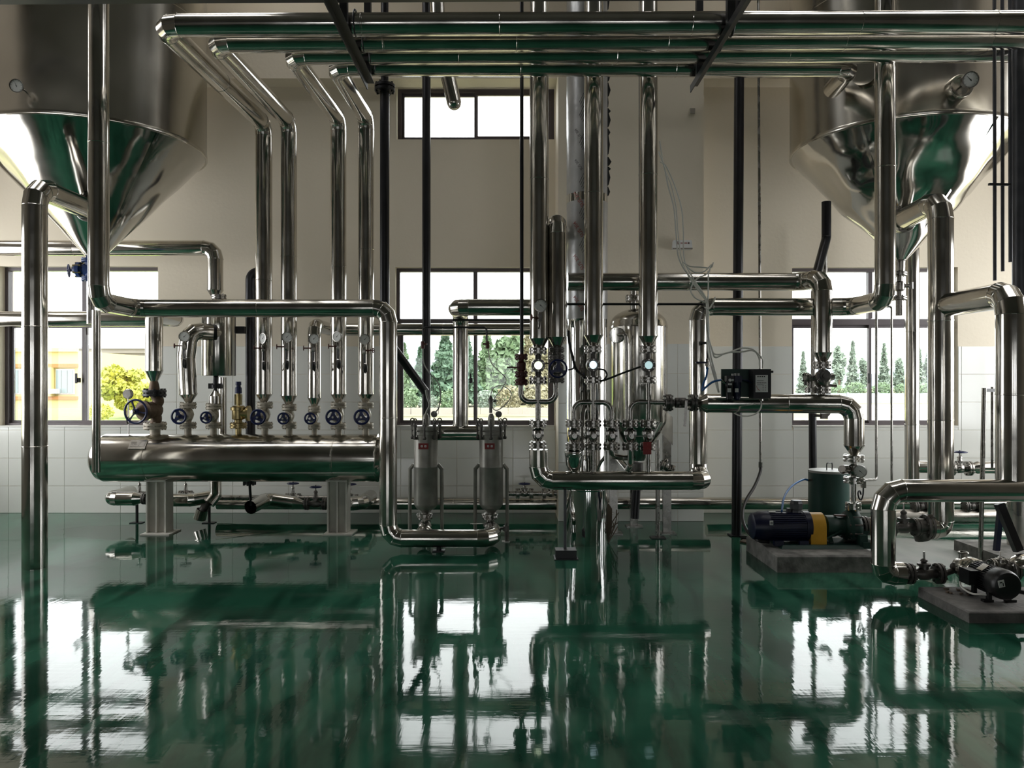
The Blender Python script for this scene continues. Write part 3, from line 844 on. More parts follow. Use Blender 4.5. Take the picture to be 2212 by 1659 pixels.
# wall pipes
clad_run('lagged pipe high on the wall ending above the round separator', [P(-120, 536, 7.75), P(465, 536, 7.75), P(465, 626, 7.75)], .0775, bend=1.45, seam=1.3, cone=(.028, .085))
clad_run('lagged pipe along the first window turning down to the rusty valve', [P(-120, 689, 7.75), P(386, 689, 7.75), V((LX(386, 7.75), 7.22, LZ(689, 7.75))), V((LX(333, DH), DH, LZ(664, DH))), P(333, 800, DH)], .078, bend=1.3, seam=1.3, cone=(.032, .10))
clad_run('thin lagged wall pipe behind the centre window turning down to a small header valve', [P(1180, 712, 7.85), V((LX(679, DH), 7.85, LZ(712, 7.85))), V((LX(679, DH), DH, LZ(712, 7.85))), V((LX(679, DH), DH, LZ(858, DH)))], .062, bend=1.5, seam=1.1, cone=(.02, .092))
for a, b, lab in ((470, 1226, 'below the centre window'), (1526, 2300, 'below the third window')):
    clad_run('low lagged pipe along the foot of the wall, '+lab, [P(a, 1087, 8.05), P(b, 1088, 8.05)], .064, m='clad', seam=1.2, group='low wall pipes')
clad_run('low lagged pipe along the foot of the pilaster', [P(1232, 1087, 7.62), P(1532, 1087, 7.62)], .061, seam=1.2, group='low wall pipes')
clad_run('dark low lagged pipe behind the pumps nearer than the wall pipe', [P(1900, 1116, 7.3), P(2300, 1116, 7.3)], .068, m='clad_dull', seam=1.2)
# cross pipe J and riser N
clad_run('lagged cross pipe passing before the wrapped pillar to the actuated valve drop', [P(1226, 609, 6.42), P(1735, 609, 6.42), P(1777, 600, 6.17), P(1777, 760, 6.17)], .0745, bend=1.4, seam=.9, cone=(.022, .10), n=36)
XN = LX(1204, 6.17)
clad_run('slim lagged riser with rounded top, second from the thin black pipe', [V((XN, 7.76, LZ(475, 6.17))), V((XN, 6.17, LZ(478, 6.17))), P(1204, 727, 6.17)], .0735, bend=1.35, seam=.75, cone=(.026, .095), n=36)
for x, yb, cl, wd in ((1164.5, 730, 28, 'with the pressure gauge'), (1282.5, 723, 27, 'in front of the wrapped pillar'), (1400, 725, 25, 'in front of the round-topped vessel')):
    clad_run('tall lagged manifold pipe %s' % wd, [V((LX(x, 6.17), 6.17, ZC-.012)), P(x, yb, 6.17)], .076, seam=1.1, cone=(.022, cl*6.17/F), group='lagged manifold drops', n=40)
# D: reducer -> over the pump -> down
clad_run('lagged pipe below the control box turning down to the green pump', [P(1527, 871, 6.17), P(1700, 872, 6.14), P(1845, 873, 6.06), P(1845, 961, 6.06)], .076, bend=1.5, seam=.55, cone=(.02, .088), cone0=(.02, .08), n=36)
# L and its branch, Q, K
XLp = LX(2032, 6.05); zl = LZ(432, 6.05); zL2 = LZ(1138, 6.05)
t = clad_run('thick lagged pipe from the dented cone down to the green pump suction', [V((XLp, 6.62, zl-.03)), V((XLp, 6.05, zl)), V((XLp, 6.05, zL2)), V((LX(2003, 6.05), 6.05, zL2))], .0925, bend=1.55, seam=.8, n=40)
mb = MB(); flange_pair(mb, (XLp, 6.64, zl-.03), (0, 1, 0), .115, .02, 8); mb.cyl((XLp, 6.64, zl-.03), (XLp, 6.9, zl-.03), .06); t.part('flange', mb, 'steel')
XQ2 = LX(2184, 5.1)
clad_run('thick lagged branch coming forward and dropping at the right edge', [V((XLp+.03, 5.98, EYE+.62)), V((XQ2, 5.1, EYE+.60)), V((XQ2, 5.1, LZ(1050, 5.1)))], .0915, bend=1.5, seam=.62, n=40)
zk = LZ(1060, 5.05); zk2 = LZ(1239, 5.05); xk = LX(1908, 5.05)
clad_run('nearest lagged pipe arching down to the small black pump', [V((4.3, 5.05, zk)), V((xk, 5.05, zk)), V((xk, 5.05, zk2)), V((LX(1950, 5.05), 5.05, zk2))], .075, bend=1.6, seam=.75, n=44)
clad_run('lagged standing pipe behind the right edge drop', [P(2206, 1230, 6.2), P(2206, 1060, 6.2)], .10, m='clad_dull')
clad_run('lagged vertical wall pipe beside the third window jamb', [P(1970, 330, 7.7), P(1970, 1086, 7.7)], .069, seam=1.0)
# black and thin pipes
t = T('flanged_pipe', 'black vertical pipe with a bolted flange near the rack', 'pipe', P(831, 700, 6.78))
mb = MB(); mb.cyl(P(831, 700, 6.78), P(831, 196, 6.78), .042, n=18); mb.cyl(P(831, 196, 6.78), V((LX(831, 6.78), 6.78, ZC-.012)), .034, n=18); t.part('tube', mb, 'black_pipe')
mb = MB(); flange_pair(mb, P(831, 190, 6.78), (0, 0, 1), .09, .026, 8); t.part('flange', mb, 'black_pipe')
bare_run('black column pipe standing behind the first filter', [V((LX(921, 7.4), 7.4, 0)), V((LX(921, 7.4), 7.4, ZC-.012))], .041, 'black_pipe', name='column_pipe', n=18)
bare_run('black diagonal brace meeting the column behind the first filter', [P(850, 752, 7.15), P(919, 846, 7.34)], .041, 'black_pipe', name='brace')
t = T('column_pipe', 'black steel column standing left of the control box on the floor', 'column', V((LX(1592, 7.05), 7.05, 0)))
mb = MB(); mb.cyl((LX(1591, 7.05), 7.05, .01), (LX(1600, 7.05), 7.05, ZC-.012), .045, n=20); t.part('tube', mb, 'black_pipe'); mb = MB(); mb.box((LX(1592, 7.05), 7.05, .005), (.14, .14, .01)); t.part('foot_plate', mb, 'black')
bare_run('thin steel conduit dropping right of the black column', [V((LX(1636, 7.0), 7.0, ZC-.012)), P(1643, 1000, 7.0)], .012, 'steel', name='conduit', n=10)
bare_run('thin black pipe down to the lever valve at the manifold', [V((LX(1127, 6.17), 6.17, ZC-.012)), P(1127, 768, 6.17)], .0155, 'black_pipe', n=12)
bare_run('black pipe with hooked top between separator and header drops', [P(575, 588, 7.72), P(541, 588, 7.72), P(541, 985, 7.72), P(541, 985, 8.268)], .048, 'black_pipe', bend=1.6)
bare_run('ragged-ended lagged tube hanging before the header dished end', [P(208, 670, 6.55), P(208, 1020, 6.62)], .034, 'clad', n=24)
bare_run('dark bent pipe under the dented tank rim', [P(1785, 436, 6.7), P(1785, 515, 6.7), P(1764, 594, 6.36)], .040, 'black_pipe', bend=1.5)
bare_run('thin pale pipe on the wall behind the dark bent pipe', [P(1782, 500, 8.0), P(1782, 592, 8.0), P(1757, 628, 8.0), P(1757, 1080, 8.0)], .026, 'steel')
bare_run('dark pipe standing behind the green drum', [P(1755, 880, 7.3), V((LX(1757, 7.3), 7.3, 0))], .036, 'black_pipe')
for i, (x, r, d) in enumerate(((2147, .012, 5.5), (2164, .012, 5.52), (2181, .0135, 5.56))):
    bare_run('thin dark riser at the top right, %s of three' % ('first', 'middle', 'last')[i], [V((LX(x, d), d, ZC-.012)), P(x+2, 606-20*i, d)], r, 'grey_pipe', group='thin risers', n=12)
bare_run('stout dark riser beside the thin risers at the right edge', [V((LX(2203, 5.62), 5.62, ZC-.012)), P(2203, 640, 5.62)], .05, 'grey_pipe', n=20)
mb = MB(); mb.bar(P(2136, 398, 5.49), P(2182, 399, 5.49), .02, .016); solo('riser_clip', 'small black clip bar across the thin risers', 'bracket', mb, 'black', P(2158, 398, 5.49))
bare_run('thin steel tube with hooked top in front of the third window', [P(1914, 662, 7.5), P(1926, 662, 7.5), V((LX(1926, 7.5), 7.5, 0))], .011, 'steel', bend=3)
bare_run('thin steel tube bending to the pump discharge gauge', [P(1893, 668, 6.5), P(1893, 1036, 6.5), P(1866, 1037, 6.25)], .011, 'steel', bend=3)
bare_run('slim grey post standing before the thick lagged pipe', [V((LX(2118, 6.0), 6.0, 0)), P(2126, 838, 6.0)], .017, 'steel', n=12)
bare_run('thin steel tube with black hose end beside the slim grey post', [P(2143, 836, 6.1), P(2143, 1012, 6.1)], .010, 'steel', n=10)
mb = MB(); mb.bar(P(2124, 843, 6.02), P(2152, 843, 6.1), .02, .025); solo('tube_clip', 'small black clip joining the slim post and the thin tube', 'bracket', mb, 'black', P(2138, 843, 6.05))

# ================================================================== STEAM HEADER
zh = LZ(989, DH); rh = .224; xh0, xh1 = LX(203, DH), LX(846, DH)
t = T('steam_header', 'long horizontal lagged steam header on two white posts', 'header', ((xh0+xh1)/2, DH, 0))
L = xh1-xh0; n = 64
mb = MB(); mb.lathe((xh0, DH, zh), (1, 0, 0), [(0, .02), (.006, .08), (.03, .165), (.07, .207), (.12, rh)], n, wob=None); t.part('dished_end', mb, 'clad', thr=40)
mb = MB(); mb.lathe((xh1, DH, zh), (-1, 0, 0), [(0, .02), (.006, .08), (.03, .165), (.07, .207), (.12, rh)], n); t.part('dished_end', mb, 'clad', thr=40)
cuts = [.12, LX(331, DH)-xh0, LX(728, DH)-xh0, L-.12]; wb = wobble(n, .003)
for i in range(3):
    mb = MB(); l = cuts[i+1]-cuts[i]
    mb.lathe((xh0+cuts[i], DH, zh), (1, 0, 0), [(0, rh*.999), (.004, rh), (l-.014, rh), (l-.012, rh*1.012), (l-.003, rh*1.012), (l, rh*.999)], n, wob=wb); t.part('cladding_section', mb, 'clad', thr=25)
for px in (345, 732):
    x = LX(px, DH); mb = MB(); zt = zh-rh+.015; hw = .086
    mb.box((x, DH, (zt+.012)/2), (.014, .15, zt-.012)); mb.box((x-hw, DH, (zt+.012)/2), (.014, .16, zt-.012)); mb.box((x+hw, DH, (zt+.012)/2), (.014, .16, zt-.012)); mb.box((x, DH-.02, (zt+.012)/2), (2*hw, .014, zt-.012)); lg = t.part('leg', mb, 'post_white')
    mb = MB(); mb.box((x+.02, DH-.02, .006), (.27, .26, .012)); t.part('base_plate', mb, 'post_white', lg)
    mb = MB(); mb.box((x, DH, zt+.02), (.20, .2, .05)); t.part('saddle', mb, 'post_white', lg)
mb = MB(); a0 = math.radians(38)
mb.box((LX(318, DH), DH-(rh+.004)*math.cos(a0), zh+(rh+.004)*math.sin(a0)), (.155, .006, .10), Matrix.Rotation(-a0, 3, 'X')); pl_ = t.part('name_plate', mb, 'clad_dull')
mb = MB(); mb.box((LX(318, DH), DH-(rh+.008)*math.cos(a0), zh+(rh+.008)*math.sin(a0)), (.13, .004, .05), Matrix.Rotation(-a0, 3, 'X')); t.part('plate_panel', mb, 'steel', pl_)
z_top = zh+rh-.004


def header_valve(x, yu, yl, Rf, wx, wy, wr, label, group='globe valves on the steam header', m='cream'):
    c = P(x, (yu+yl)/2, DH); t = T('globe_valve', label, 'valve', (c.x, DH, z_top), group); zu, zl_ = LZ(yu, DH), LZ(yl, DH); R = Rf*DH/F; th = .019
    mb = MB(); mb.cyl((c.x, DH, z_top), (c.x, DH, zl_), R*.42, n=18); t.part('stub', mb, 'cream')
    for zz in (zu, zl_):
        mb = MB(); flange_pair(mb, (c.x, DH, zz), (0, 0, 1), R, th, 8, bolt=R*.10); t.part('flange', mb, m)
    mb = MB(); h = zu-zl_; mb.lathe((c.x, DH, zl_+.01), (0, 0, 1), [(0, R*.5), (h*.16, R*.42), (h*.35, R*.62), (h*.5, R*.72), (h*.65, R*.62), (h*.82, R*.42), (h-.02, R*.5)], 22)
    wc = P(wx, wy, DH-.21); mid = V((c.x, DH, (zu+zl_)/2)); ax = (wc-mid).normalized()
    mb.lathe(mid, ax, [(0, R*.6), (.09, R*.55), (.092, R*.72), (.118, R*.72), (.12, R*.4), (.16, R*.25)], 18); t.part('valve_body', mb, m)
    mb = MB(); mb.cyl(mid+ax*.14, wc+ax*.03, .010); u, w_, a = frame_of(ax)
    for sg in (-1, 1): mb.bar(mid+ax*.11+u*sg*R*.5, mid+ax*.175+u*sg*R*.22, .012, .014, up=w_)
    t.part('stem', mb, 'steel')
    mb = MB(); hand_wheel(mb, wc, ax.lerp(V((0, -1, 0)), .5), wr*(DH-.21)/F, ph=random.uniform(.2, .9)); t.part('hand_wheel', mb, 'blue')
    return t


hv = ((406, 876, 919, 17.5, 386, 899.5, 17.5, 'second from the round dished end'), (461, 878, 919, 16.5, 445, 902, 13.5, 'under the round separator'),
      (572, 875, 919, 17, 557, 901, 17.5, 'right of the brass relief valve'), (625, 880, 919, 15.8, 612, 904, 13.5, 'fourth from the right end of the header'), (679, 884, 920.5, 13.4, 670, 904, 13.3, 'smallest one, third from the right end of the header'),
      (731, 875, 920, 16.8, 720, 901, 17.6, 'second from the right end of the header'), (790, 875, 920, 17, 781, 901, 17.6, 'nearest the right end of the header'))
for h in hv: header_valve(*h[:7], 'blue-wheeled cream valve, '+h[7])
# big oblique rusty valve
c = P(335, 890, DH); zu, zl_ = LZ(849, DH), LZ(920, DH)
t = T('oblique_valve', 'large rusty globe valve with the biggest blue wheel, at the left of the header', 'valve', (c.x, DH, z_top))
mb = MB(); mb.cyl((c.x, DH, z_top), (c.x, DH, zl_), .047, n=20); t.part('stub', mb, 'cream')
mb = MB(); flange_pair(mb, (c.x-.005, DH, zu), (0, 0, 1), .105, .024, 8, bolt=.012); t.part('flange', mb, 'black')
mb = MB(); flange_pair(mb, (c.x, DH, zl_), (0, 0, 1), .104, .022, 8, bolt=.012); t.part('flange', mb, 'cream')
mb = MB(); mb.sweep(smooth_path([(c.x, DH, zl_), (c.x+.01, DH, zl_+.08), (c.x-.02, DH, zl_+.16), (c.x+.03, DH, zl_+.23), (c.x-.005, DH, zu)]), .05, 18, rr=None); mb.ball((c.x-.01, DH-.01, zl_+.15), .085, 18); 
wc = P(293, 889, 6.98); mid = V((c.x-.01, DH-.01, zl_+.15)); ax = (wc-mid).normalized(); mb.lathe(mid, ax, [(0, .075), (.10, .075), (.103, .092), (.13, .092), (.135, .06), (.2, .03)], 20); t.part('valve_body', mb, 'rust')
mb = MB(); mb.cyl(mid+ax*.15, wc+ax*.05, .016); t.part('stem', mb, 'steel')
mb = MB(); hand_wheel(mb, wc, ax.lerp(V((0, -1, 0)), .6), .117, rim=.085, wide=.16, ph=.9); t.part('hand_wheel', mb, 'blue')
mb = MB(); mb.lathe((LX(333, DH), DH, LZ(830, DH)), (0, 0, -1), [(-.04, .03), (.0, .042), (.06, .052), (.09, .052)], 20); t.part('neck_pipe', mb, 'rust')
# gauge seen from behind standing on the header end
gauge(P(277, 851, 7.3), (.1, 1, 0), .047, 'round gauge on a black stem at the left end of the header', stem=[P(277, 856, 7.3), P(278, 900, 7.3), P(278, 937, 7.3)], case='clad_dull')
mb = MB(); mb.torus(P(275, 908, 7.3), (1, .4, 0), .028, .009, 18, 8); solo('siphon_coil', 'small dark siphon loop under the gauge at the left end of the header', 'siphon', mb, 'dark_cast', P(275, 908, 7.3))
# relief valve
x = LX(515, DH); t = T('relief_valve', 'brass relief valve with blue cap on the steam header', 'valve', (x, DH, z_top))
mb = MB(); mb.cyl((x, DH, z_top), (x, DH, LZ(920, DH)), .028); t.part('stub', mb, 'brass')
mb = MB(); flange_pair(mb, (x, DH, LZ(919, DH)), (0, 0, 1), .078, .018, 6); t.part('flange', mb, 'brass')
mb = MB(); mb.lathe((x, DH, LZ(914, DH)), (0, 0, 1), [(0, .035), (.03, .035), (.04, .06), (.12, .06), (.122, .073), (.15, .073), (.155, .06), (.165, .05)], 22); t.part('valve_body', mb, 'brass')
mb = MB(); mb.cyl((x+.03, DH, LZ(893, DH)), (x+.085, DH, LZ(893, DH)), .05, n=22); mb.cyl((x+.085, DH, LZ(893, DH)), (x+.105, DH, LZ(893, DH)), .073, n=22); t.part('outlet_flange', mb, 'brass')
mb = MB()
for sx_ in (-1, 1): mb.box((x+sx_*.026, DH, LZ(863, DH)), (.012, .03, .10))
mb.cyl((x, DH, LZ(876, DH)), (x, DH, LZ(850, DH)), .018, n=14); t.part('spring_yoke', mb, 'brass')
mb = MB(); mb.lathe((x, DH, LZ(850, DH)), (0, 0, 1), [(0, .032), (.055, .030), (.06, .022), (.08, .022), (.082, .027), (.112, .025)], 16); t.part('cap', mb, 'blue')
# dial gauges with siphons on the header drops
gz = ((398, 727, 397, 747, -1, 'on the elbowed pipe beside the separator'), (568, 731, 569, 752, -1, 'on the first lagged drop right of the relief valve'), (620, 728, 618, 749, -1, 'on the second lagged drop right of the relief valve'), (678, 732, 676, 752, -1, 'on the slim drop joined to the wall pipe'), (728, 727, 730, 748, -1, 'on the third lagged drop right of the relief valve'), (788, 733, 787, 757, 1, 'on the last lagged drop before the big crossing pipe'))
for i, (gx, gy, cx_, cy_, sd, wd) in enumerate(gz):
    d = DH-.13; c = P(gx, gy, d); t = gauge(c, V(((.1, -.75, .05, .0, -.45, .35)[i], -1, .05)), .047, 'small dial gauge with black siphon '+wd, 'dial gauges on the header drops', needle=.75, stem=[P(gx, gy+10, d+.01), P(cx_, cy_-3, d+.01)])
    mb = MB(); cc = P(cx_, cy_, d+.01); mb.lathe(cc-V((0, 0, .035)), (0, 0, 1), [(0, .014), (.01, .018), (.06, .018), (.07, .012)], 6); ck = t.part('cock', mb, 'steel')
    mb = MB(); e = cc+V((sd*.085, -.005, 0)); mb.cyl(cc, e, .006, n=8); hand_wheel(mb, e, (sd, -.25, 0), .024, rim=.18, wide=.2); t.part('cock_wheel', mb, 'maroon', ck)
    mb = MB(); b = P(cx_, cy_+38, d+.01); mb.sweep([cc-V((0, 0, .035)), b+V((0, 0, .045))], .009, 8); mb.torus(b, (1, .35, 0), .030, .011, 18, 8); mb.torus(b+V((.014, 0, -.004)), (1, .35, 0), .030, .011, 18, 8); mb.sweep([b-V((0, 0, .03)), b+V((0, .09, -.05))], .009, 8); t.part('siphon', mb, 'rubber')
# separator
xs_ = LX(473, 7.5); t = T('round_separator', 'upright lagged separator cylinder above the header', 'vessel', (xs_, 7.5, LZ(812, 7.5)))
mb = MB(); mb.lathe((xs_, 7.5, LZ(812, 7.5)), (0, 0, 1), [(0, .157), (.006, .159), (.62, .159), (.66, .14), (.69, .06)], 48, wob=wobble(48, .006)); t.part('shell', mb, 'clad', thr=20)
mb = MB(); mb.cyl((xs_-.03, 7.5, LZ(812, 7.5)), (LX(465, 7.4), 7.4, LZ(832, 7.4)), .024); t.part('bottom_pipe', mb, 'black_pipe')
mb = MB(); flange_pair(mb, (xs_, 7.5, LZ(655, 7.5)+.06), (0, 0, 1), .07, .018, 6); mb.cyl((xs_, 7.5, LZ(660, 7.5)), (xs_, 7.5, LZ(640, 7.5)), .03); t.part('inlet_flange', mb, 'steel')
mb = MB(); mb.box((LX(519, 7.6), 7.6, LZ(713, 7.6)), (.10, .06, .07)); t.part('bracket', mb, 'black')
clad_run('lagged pipe elbowing from the separator side down to the header valve', [V((LX(452, DH), 7.42, LZ(716, DH))), V((LX(410, DH), DH, LZ(714, DH))), P(403, 772, DH), P(407, 851, DH)], .080, bend=1.25, seam=.4, cone=(.024, .08), n=34)
mb = MB(); mb.lathe(V((LX(450, DH)-.03, 7.38, LZ(716, DH))), V((.9, .5, 0)), [(0, .09), (.03, .09)], 28); solo('rubber_collar', 'black collar where the elbowed pipe meets the separator', 'collar', mb, 'rubber', P(446, 716, 7.38))
t = T('separator_drain', 'black wing-bolted union and clad cone under the separator', 'pipe', (LX(465, DH), DH, LZ(873, DH)))
mb = MB(); mb.cyl(P(465, 815, DH), P(465, 845, DH), .017); mb.cyl(P(465, 831, DH), P(465, 838, DH), .036, n=16)
for sg in (-1, 1): mb.box(P(465+sg*10, 834, DH), (.03, .04, .05))
t.part('union', mb, 'black'); mb = MB(); mb.lathe(P(465, 843, DH), (0, 0, -1), [(0, .02), (.055, .056), (.125, .056), (.13, .03)], 26); t.part('reducer', mb, 'clad')
bare_run('thin lagged pipe standing behind the separator valve', [P(481, 815, 7.6), P(481, 940, 7.6)], .038, 'clad', n=24)
bare_run('grey lagged pipe stub below the header behind the left post', [P(466, 1030, 7.6), P(466, 1070, 7.55), P(452, 1088, 7.5)], .055, 'clad', n=24, bend=1.2)

# ================================================================== CONDENSATE PIPES UNDER THE HEADER
def gate_valve_h(name, label, c, R, half, wr, wh, m='dark_cast', wm='blue', wax=(0, 0, 1), group=None, ax=(1, 0, 0), nb=6):
    """in-line valve on a level pipe, with bonnet and wheel on top"""
    c = V(c); ax = V(ax).normalized(); t = T(name, label, 'valve', c, group)
    for sg in (-1, 1):
        mb = MB(); flange_pair(mb, c+ax*sg*half, ax, R, R*.24, nb, bolt=R*.12); t.part('flange', mb, m)
    mb = MB(); mb.lathe(c-ax*half, ax, [(0, R*.5), (half*.5, R*.45), (half*.75, R*.62), (half*1.25, R*.62), (half*1.5, R*.45), (half*2, R*.5)], 18); wz = V(wax).normalized()
    mb.lathe(c, wz, [(0, R*.5), (R*.75, R*.42), (R*.78, R*.62), (R*1.0, R*.62), (R*1.05, R*.36), (wh*.62, R*.25), (wh*.66, R*.34), (wh*.74, R*.30), (wh*.8, R*.14)], 16); t.part('valve_body', mb, m)
    mb = MB(); mb.cyl(c+wz*wh*.7, c+wz*(wh+.02), R*.1, n=8); t.part('stem', mb, 'steel')
    if wr: mb = MB(); hand_wheel(mb, c+wz*wh, wz, wr, rim=.10, wide=.2, ph=random.uniform(0, 2)); t.part('hand_wheel', mb, wm)
    return t


du = 7.55
clad_run('wrinkled lagged condensate elbow under the left end of the header', [V((LX(236, du), 7.98, LZ(1076, du))), V((LX(236, du), du, LZ(1077, du))), P(290, 1077, du)], .068, bend=1.3, gore=22, cone=(.028, .10), n=26)
gate_valve_h('gate_valve', 'dark valve with bare stem under the left end of the header', P(322, 1077, du), .058, .045, 0, .13, group='condensate valves under the header')
clad_run('short lagged condensate bend right of the left header post', [P(352, 1080, du), P(415, 1080, du), P(455, 1073, 7.62)], .064, bend=1.3, gore=22, n=26)
gate_valve_h('gate_valve', 'steel valve with black wheel behind the short condensate bend', P(401, 1070, 7.75), .05, .05, .06, .155, 'steel', 'black', group='condensate valves under the header')
gate_valve_h('gate_valve', 'steel valve with thin stem behind the wrinkled condensate elbow', P(301, 1072, 7.75), .05, .05, .03, .17, 'steel', 'black', group='condensate valves under the header')
t = T('drain_cup', 'tilted open steel cup on the floor under the header', 'cup', P(433, 1124, 7.6)); 
mb = MB(); a = V((.32, -.1, 1)).normalized(); mb.lathe(P(431, 1121, 7.6), a, [(0, .062), (.10, .056), (.10, .05), (.01, .052)], 26); t.part('cup', mb, 'clad'); mb = MB(); mb.cyl(P(437, 1104, 7.6), P(450, 1082, 7.6), .04, n=18); t.part('neck', mb, 'dark_cast')
t = T('drain_pipe', 'black bolted drain pipe ending in an open lagged ring under the header', 'pipe', P(541, 1100, 7.4))
mb = MB(); mb.cyl(P(539, 1036, 7.3), P(542, 1092, 7.35), .013); t.part('tube', mb, 'black_pipe'); mb = MB(); mb.cyl(P(539, 1037, 7.3), P(539, 1046, 7.3), .05, n=16); mb.bolts(P(539, 1042, 7.3), (0, 0, 1), .05, 6, .012, .026); t.part('flange', mb, 'black')
clad_run('open-ended lagged condensate elbow crossing from the black drain', [P(541, 1096, 7.28), P(577, 1078, 7.55), P(634, 1086, du)], .066, bend=1.2, gore=24, cone=(.03, .10), n=26, caps=False)
gate_valve_h('gate_valve', 'dark valve with blue wheel under the header, the front one', P(682, 1088, du), .062, .088, .06, .165, group='condensate valves under the header')
gate_valve_h('gate_valve', 'grey valve with blue wheel under the header, behind the open-ended elbow', P(633, 1076, 7.8), .05, .06, .062, .15, 'steel', group='condensate valves under the header')
gate_valve_h('gate_valve', 'grey valve with blue wheel peeping past the right header post', P(757, 1078, 7.8), .05, .06, .062, .15, 'steel', group='condensate valves under the header')
clad_run('lagged condensate elbow right of the right header post', [P(718, 1090, du), P(783, 1086, du), V((LX(783, du), 7.98, LZ(1086, du)))], .07, bend=1.3, gore=22, n=26, cone0=(.03, .03))
bare_run('thin bare condensate pipe running behind the valves under the header', [P(256, 1073, 7.76), P(800, 1077, 7.78)], .026, 'steel')
bare_run('small bare pipe through the valves on the low wall pipe', [P(1098, 1066, 7.95), P(1226, 1066, 7.95)], .024, 'steel')
for px, lab in ((296, 'under the wrinkled elbow'), (452, 'beside the tilted cup')):
    t = T('pipe_support', 'small black pipe stand '+lab, 'support', P(px, 1112, 7.7), 'small pipe stands'); mb = MB(); mb.cyl((LX(px, 7.7), 7.7, 0), (LX(px, 7.7), 7.7, LZ(1085, 7.7)), .014); t.part('post', mb, 'black'); mb = MB(); mb.box((LX(px, 7.7), 7.7, .004), (.12, .08, .008)); t.part('foot_plate', mb, 'black')
for px, wr_, lab in ((1133, .062, 'with blue wheel'), (1190, 0, 'without wheel')):
    gate_valve_h('gate_valve', 'small steel valve %s on the low wall pipe near the right filter' % lab, P(px, 1066, 7.95), .055, .07, wr_, .10, 'steel', group='valves on the low wall pipe')

# ================================================================== BAG FILTERS
def bag_filter(px, label, gx):
    d = 6.82; x = LX(px, d); k = d/F; t = T('bag_filter', label, 'filter', (x, d, 0), 'bag filter housings'); R = 25.5*k
    zl, zb = LZ(932, d), LZ(1090, d)
    mb = MB(); mb.lathe((x, d, zb), (0, 0, 1), [(-.075, .03), (-.07, .035), (-.05, .05), (-.03, R*.8), (0, R*.98), (.012, R), (.33, R), (.335, R*1.02), (.345, R*1.02), (.35, R), (zl-zb, R)], 40, wob=wobble(40, .003)); t.part('shell', mb, 'bag', thr=28)
    mb = MB(); mb.lathe((x, d, zl), (0, 0, 1), [(-.028, R*1.03), (-.025, R*1.12), (.0, R*1.12), (.004, R*.98), (.012, R*.98), (.016, R*1.12), (.045, R*1.12), (.05, R*1.05), (.056, R*.5)], 40); lid = t.part('lid', mb, 'bag')
    mb = MB(); mb.cyl((x-.01, d, zb-.07), (x-.01, d, zb-.105), .036, n=18); t.part('neck', mb, 'bag')
    for a in (PI*.03, PI*.97, PI*1.5, PI*.5, PI*1.25, PI*1.75):
        mb = MB(); e = V((x+R*1.16*math.cos(a), d+R*1.16*math.sin(a), 0)); mb.cyl(e+V((0, 0, zl-.06)), e+V((0, 0, zl+.085)), .009, n=8); mb.torus(e+V((0, 0, zl+.10)), (math.sin(a), -math.cos(a), 0), .017, .006, 14, 6); mb.cyl(e+V((0, 0, zl+.045)), e+V((0, 0, zl+.065)), .017, n=6); mb.ball(e+V((0, 0, zl-.055)), .018, 8); t.part('swing_bolt', mb, 'dark_cast')
    # legs
    for a in (PI, 0, PI/2):
        mb = MB(); ca, sa = math.cos(a), math.sin(a); r0, r1 = R*1.0, R*1.34
        mb.sweep([(x+r0*ca, d+r0*sa, LZ(1003, d)), (x+r1*ca, d+r1*sa, LZ(1013, d)), (x+r1*1.02*ca, d+r1*1.02*sa, .0)], .0165, 10); t.part('leg', mb, 'bag')
    mb = MB(); mb.lathe((x+.0, d, zl+.05), (0, 0, 1), [(0, .03), (.07, .03), (.085, .026), (.11, .014)], 18); t.part('vent_nozzle', mb, 'bag', lid)
    a = math.radians(8); mb = MB(); q = V((x-.01, d-R*1.004, LZ(962, d))); mb.box(q, (.088, .004, .052)); pl = t.part('label_plate', mb, 'red', label='red label plate')
    mb = MB()
    for dx in (-.014, .018):
        mb.box(q+V((dx, -.003, .001)), (.017, .003, .018)); 
    t.part('lettering', mb, 'white', pl)
    mb = MB()
    for dx in (-.014, .018): mb.box(q+V((dx, -.0048, .001)), (.006, .001, .006))
    t.part('lettering_counter', mb, 'red', pl)
    gauge((LX(gx, d), d+.03, LZ(895, d)), (0, 1, .1), .028, None, t=t, stem=[(LX(gx, d), d+.03, LZ(901, d)), (LX(gx, d)-.005, d+.03, zl+.05)], case='dark_cast', tick=False)
    # bottom valve and elbow
    v = T('wafer_valve', 'steel wafer valve under the %s bag filter' % label.split()[-2], 'valve', (x-.01, d, LZ(1120, d)), 'valves under the bag filters')
    z0 = LZ(1115, d); xx = x-.01
    mb = MB(); flange_pair(mb, (xx, d, z0), (0, 0, 1), .068, .016, 4, gap=.018, bolt=.01); v.part('flange', mb, 'steel')
    mb = MB(); mb.lathe((xx, d, z0-.015), (0, 0, -1), [(0, .036), (.03, .036), (.05, .055), (.075, .062)], 20); v.part('valve_body', mb, 'steel')
    for sg in (-1, 1):
        mb = MB(); mb.box((xx+sg*.052, d-.01, z0+.0), (.018, .03, .06), Matrix.Rotation(sg*.5, 3, 'Y')); v.part('clip', mb, 'steel_bright')
    mb = MB()
    if 'right' in label: mb.bar((xx+.01, d-.06, z0-.055), (xx-.17, d-.09, z0-.052), .018, .006)
    else: mb.bar((xx-.11, d-.06, z0-.09), (xx-.11, d-.06, z0-.01), .02, .016)
    v.part('lever', mb, 'steel' if 'right' in label else 'black')
    return t


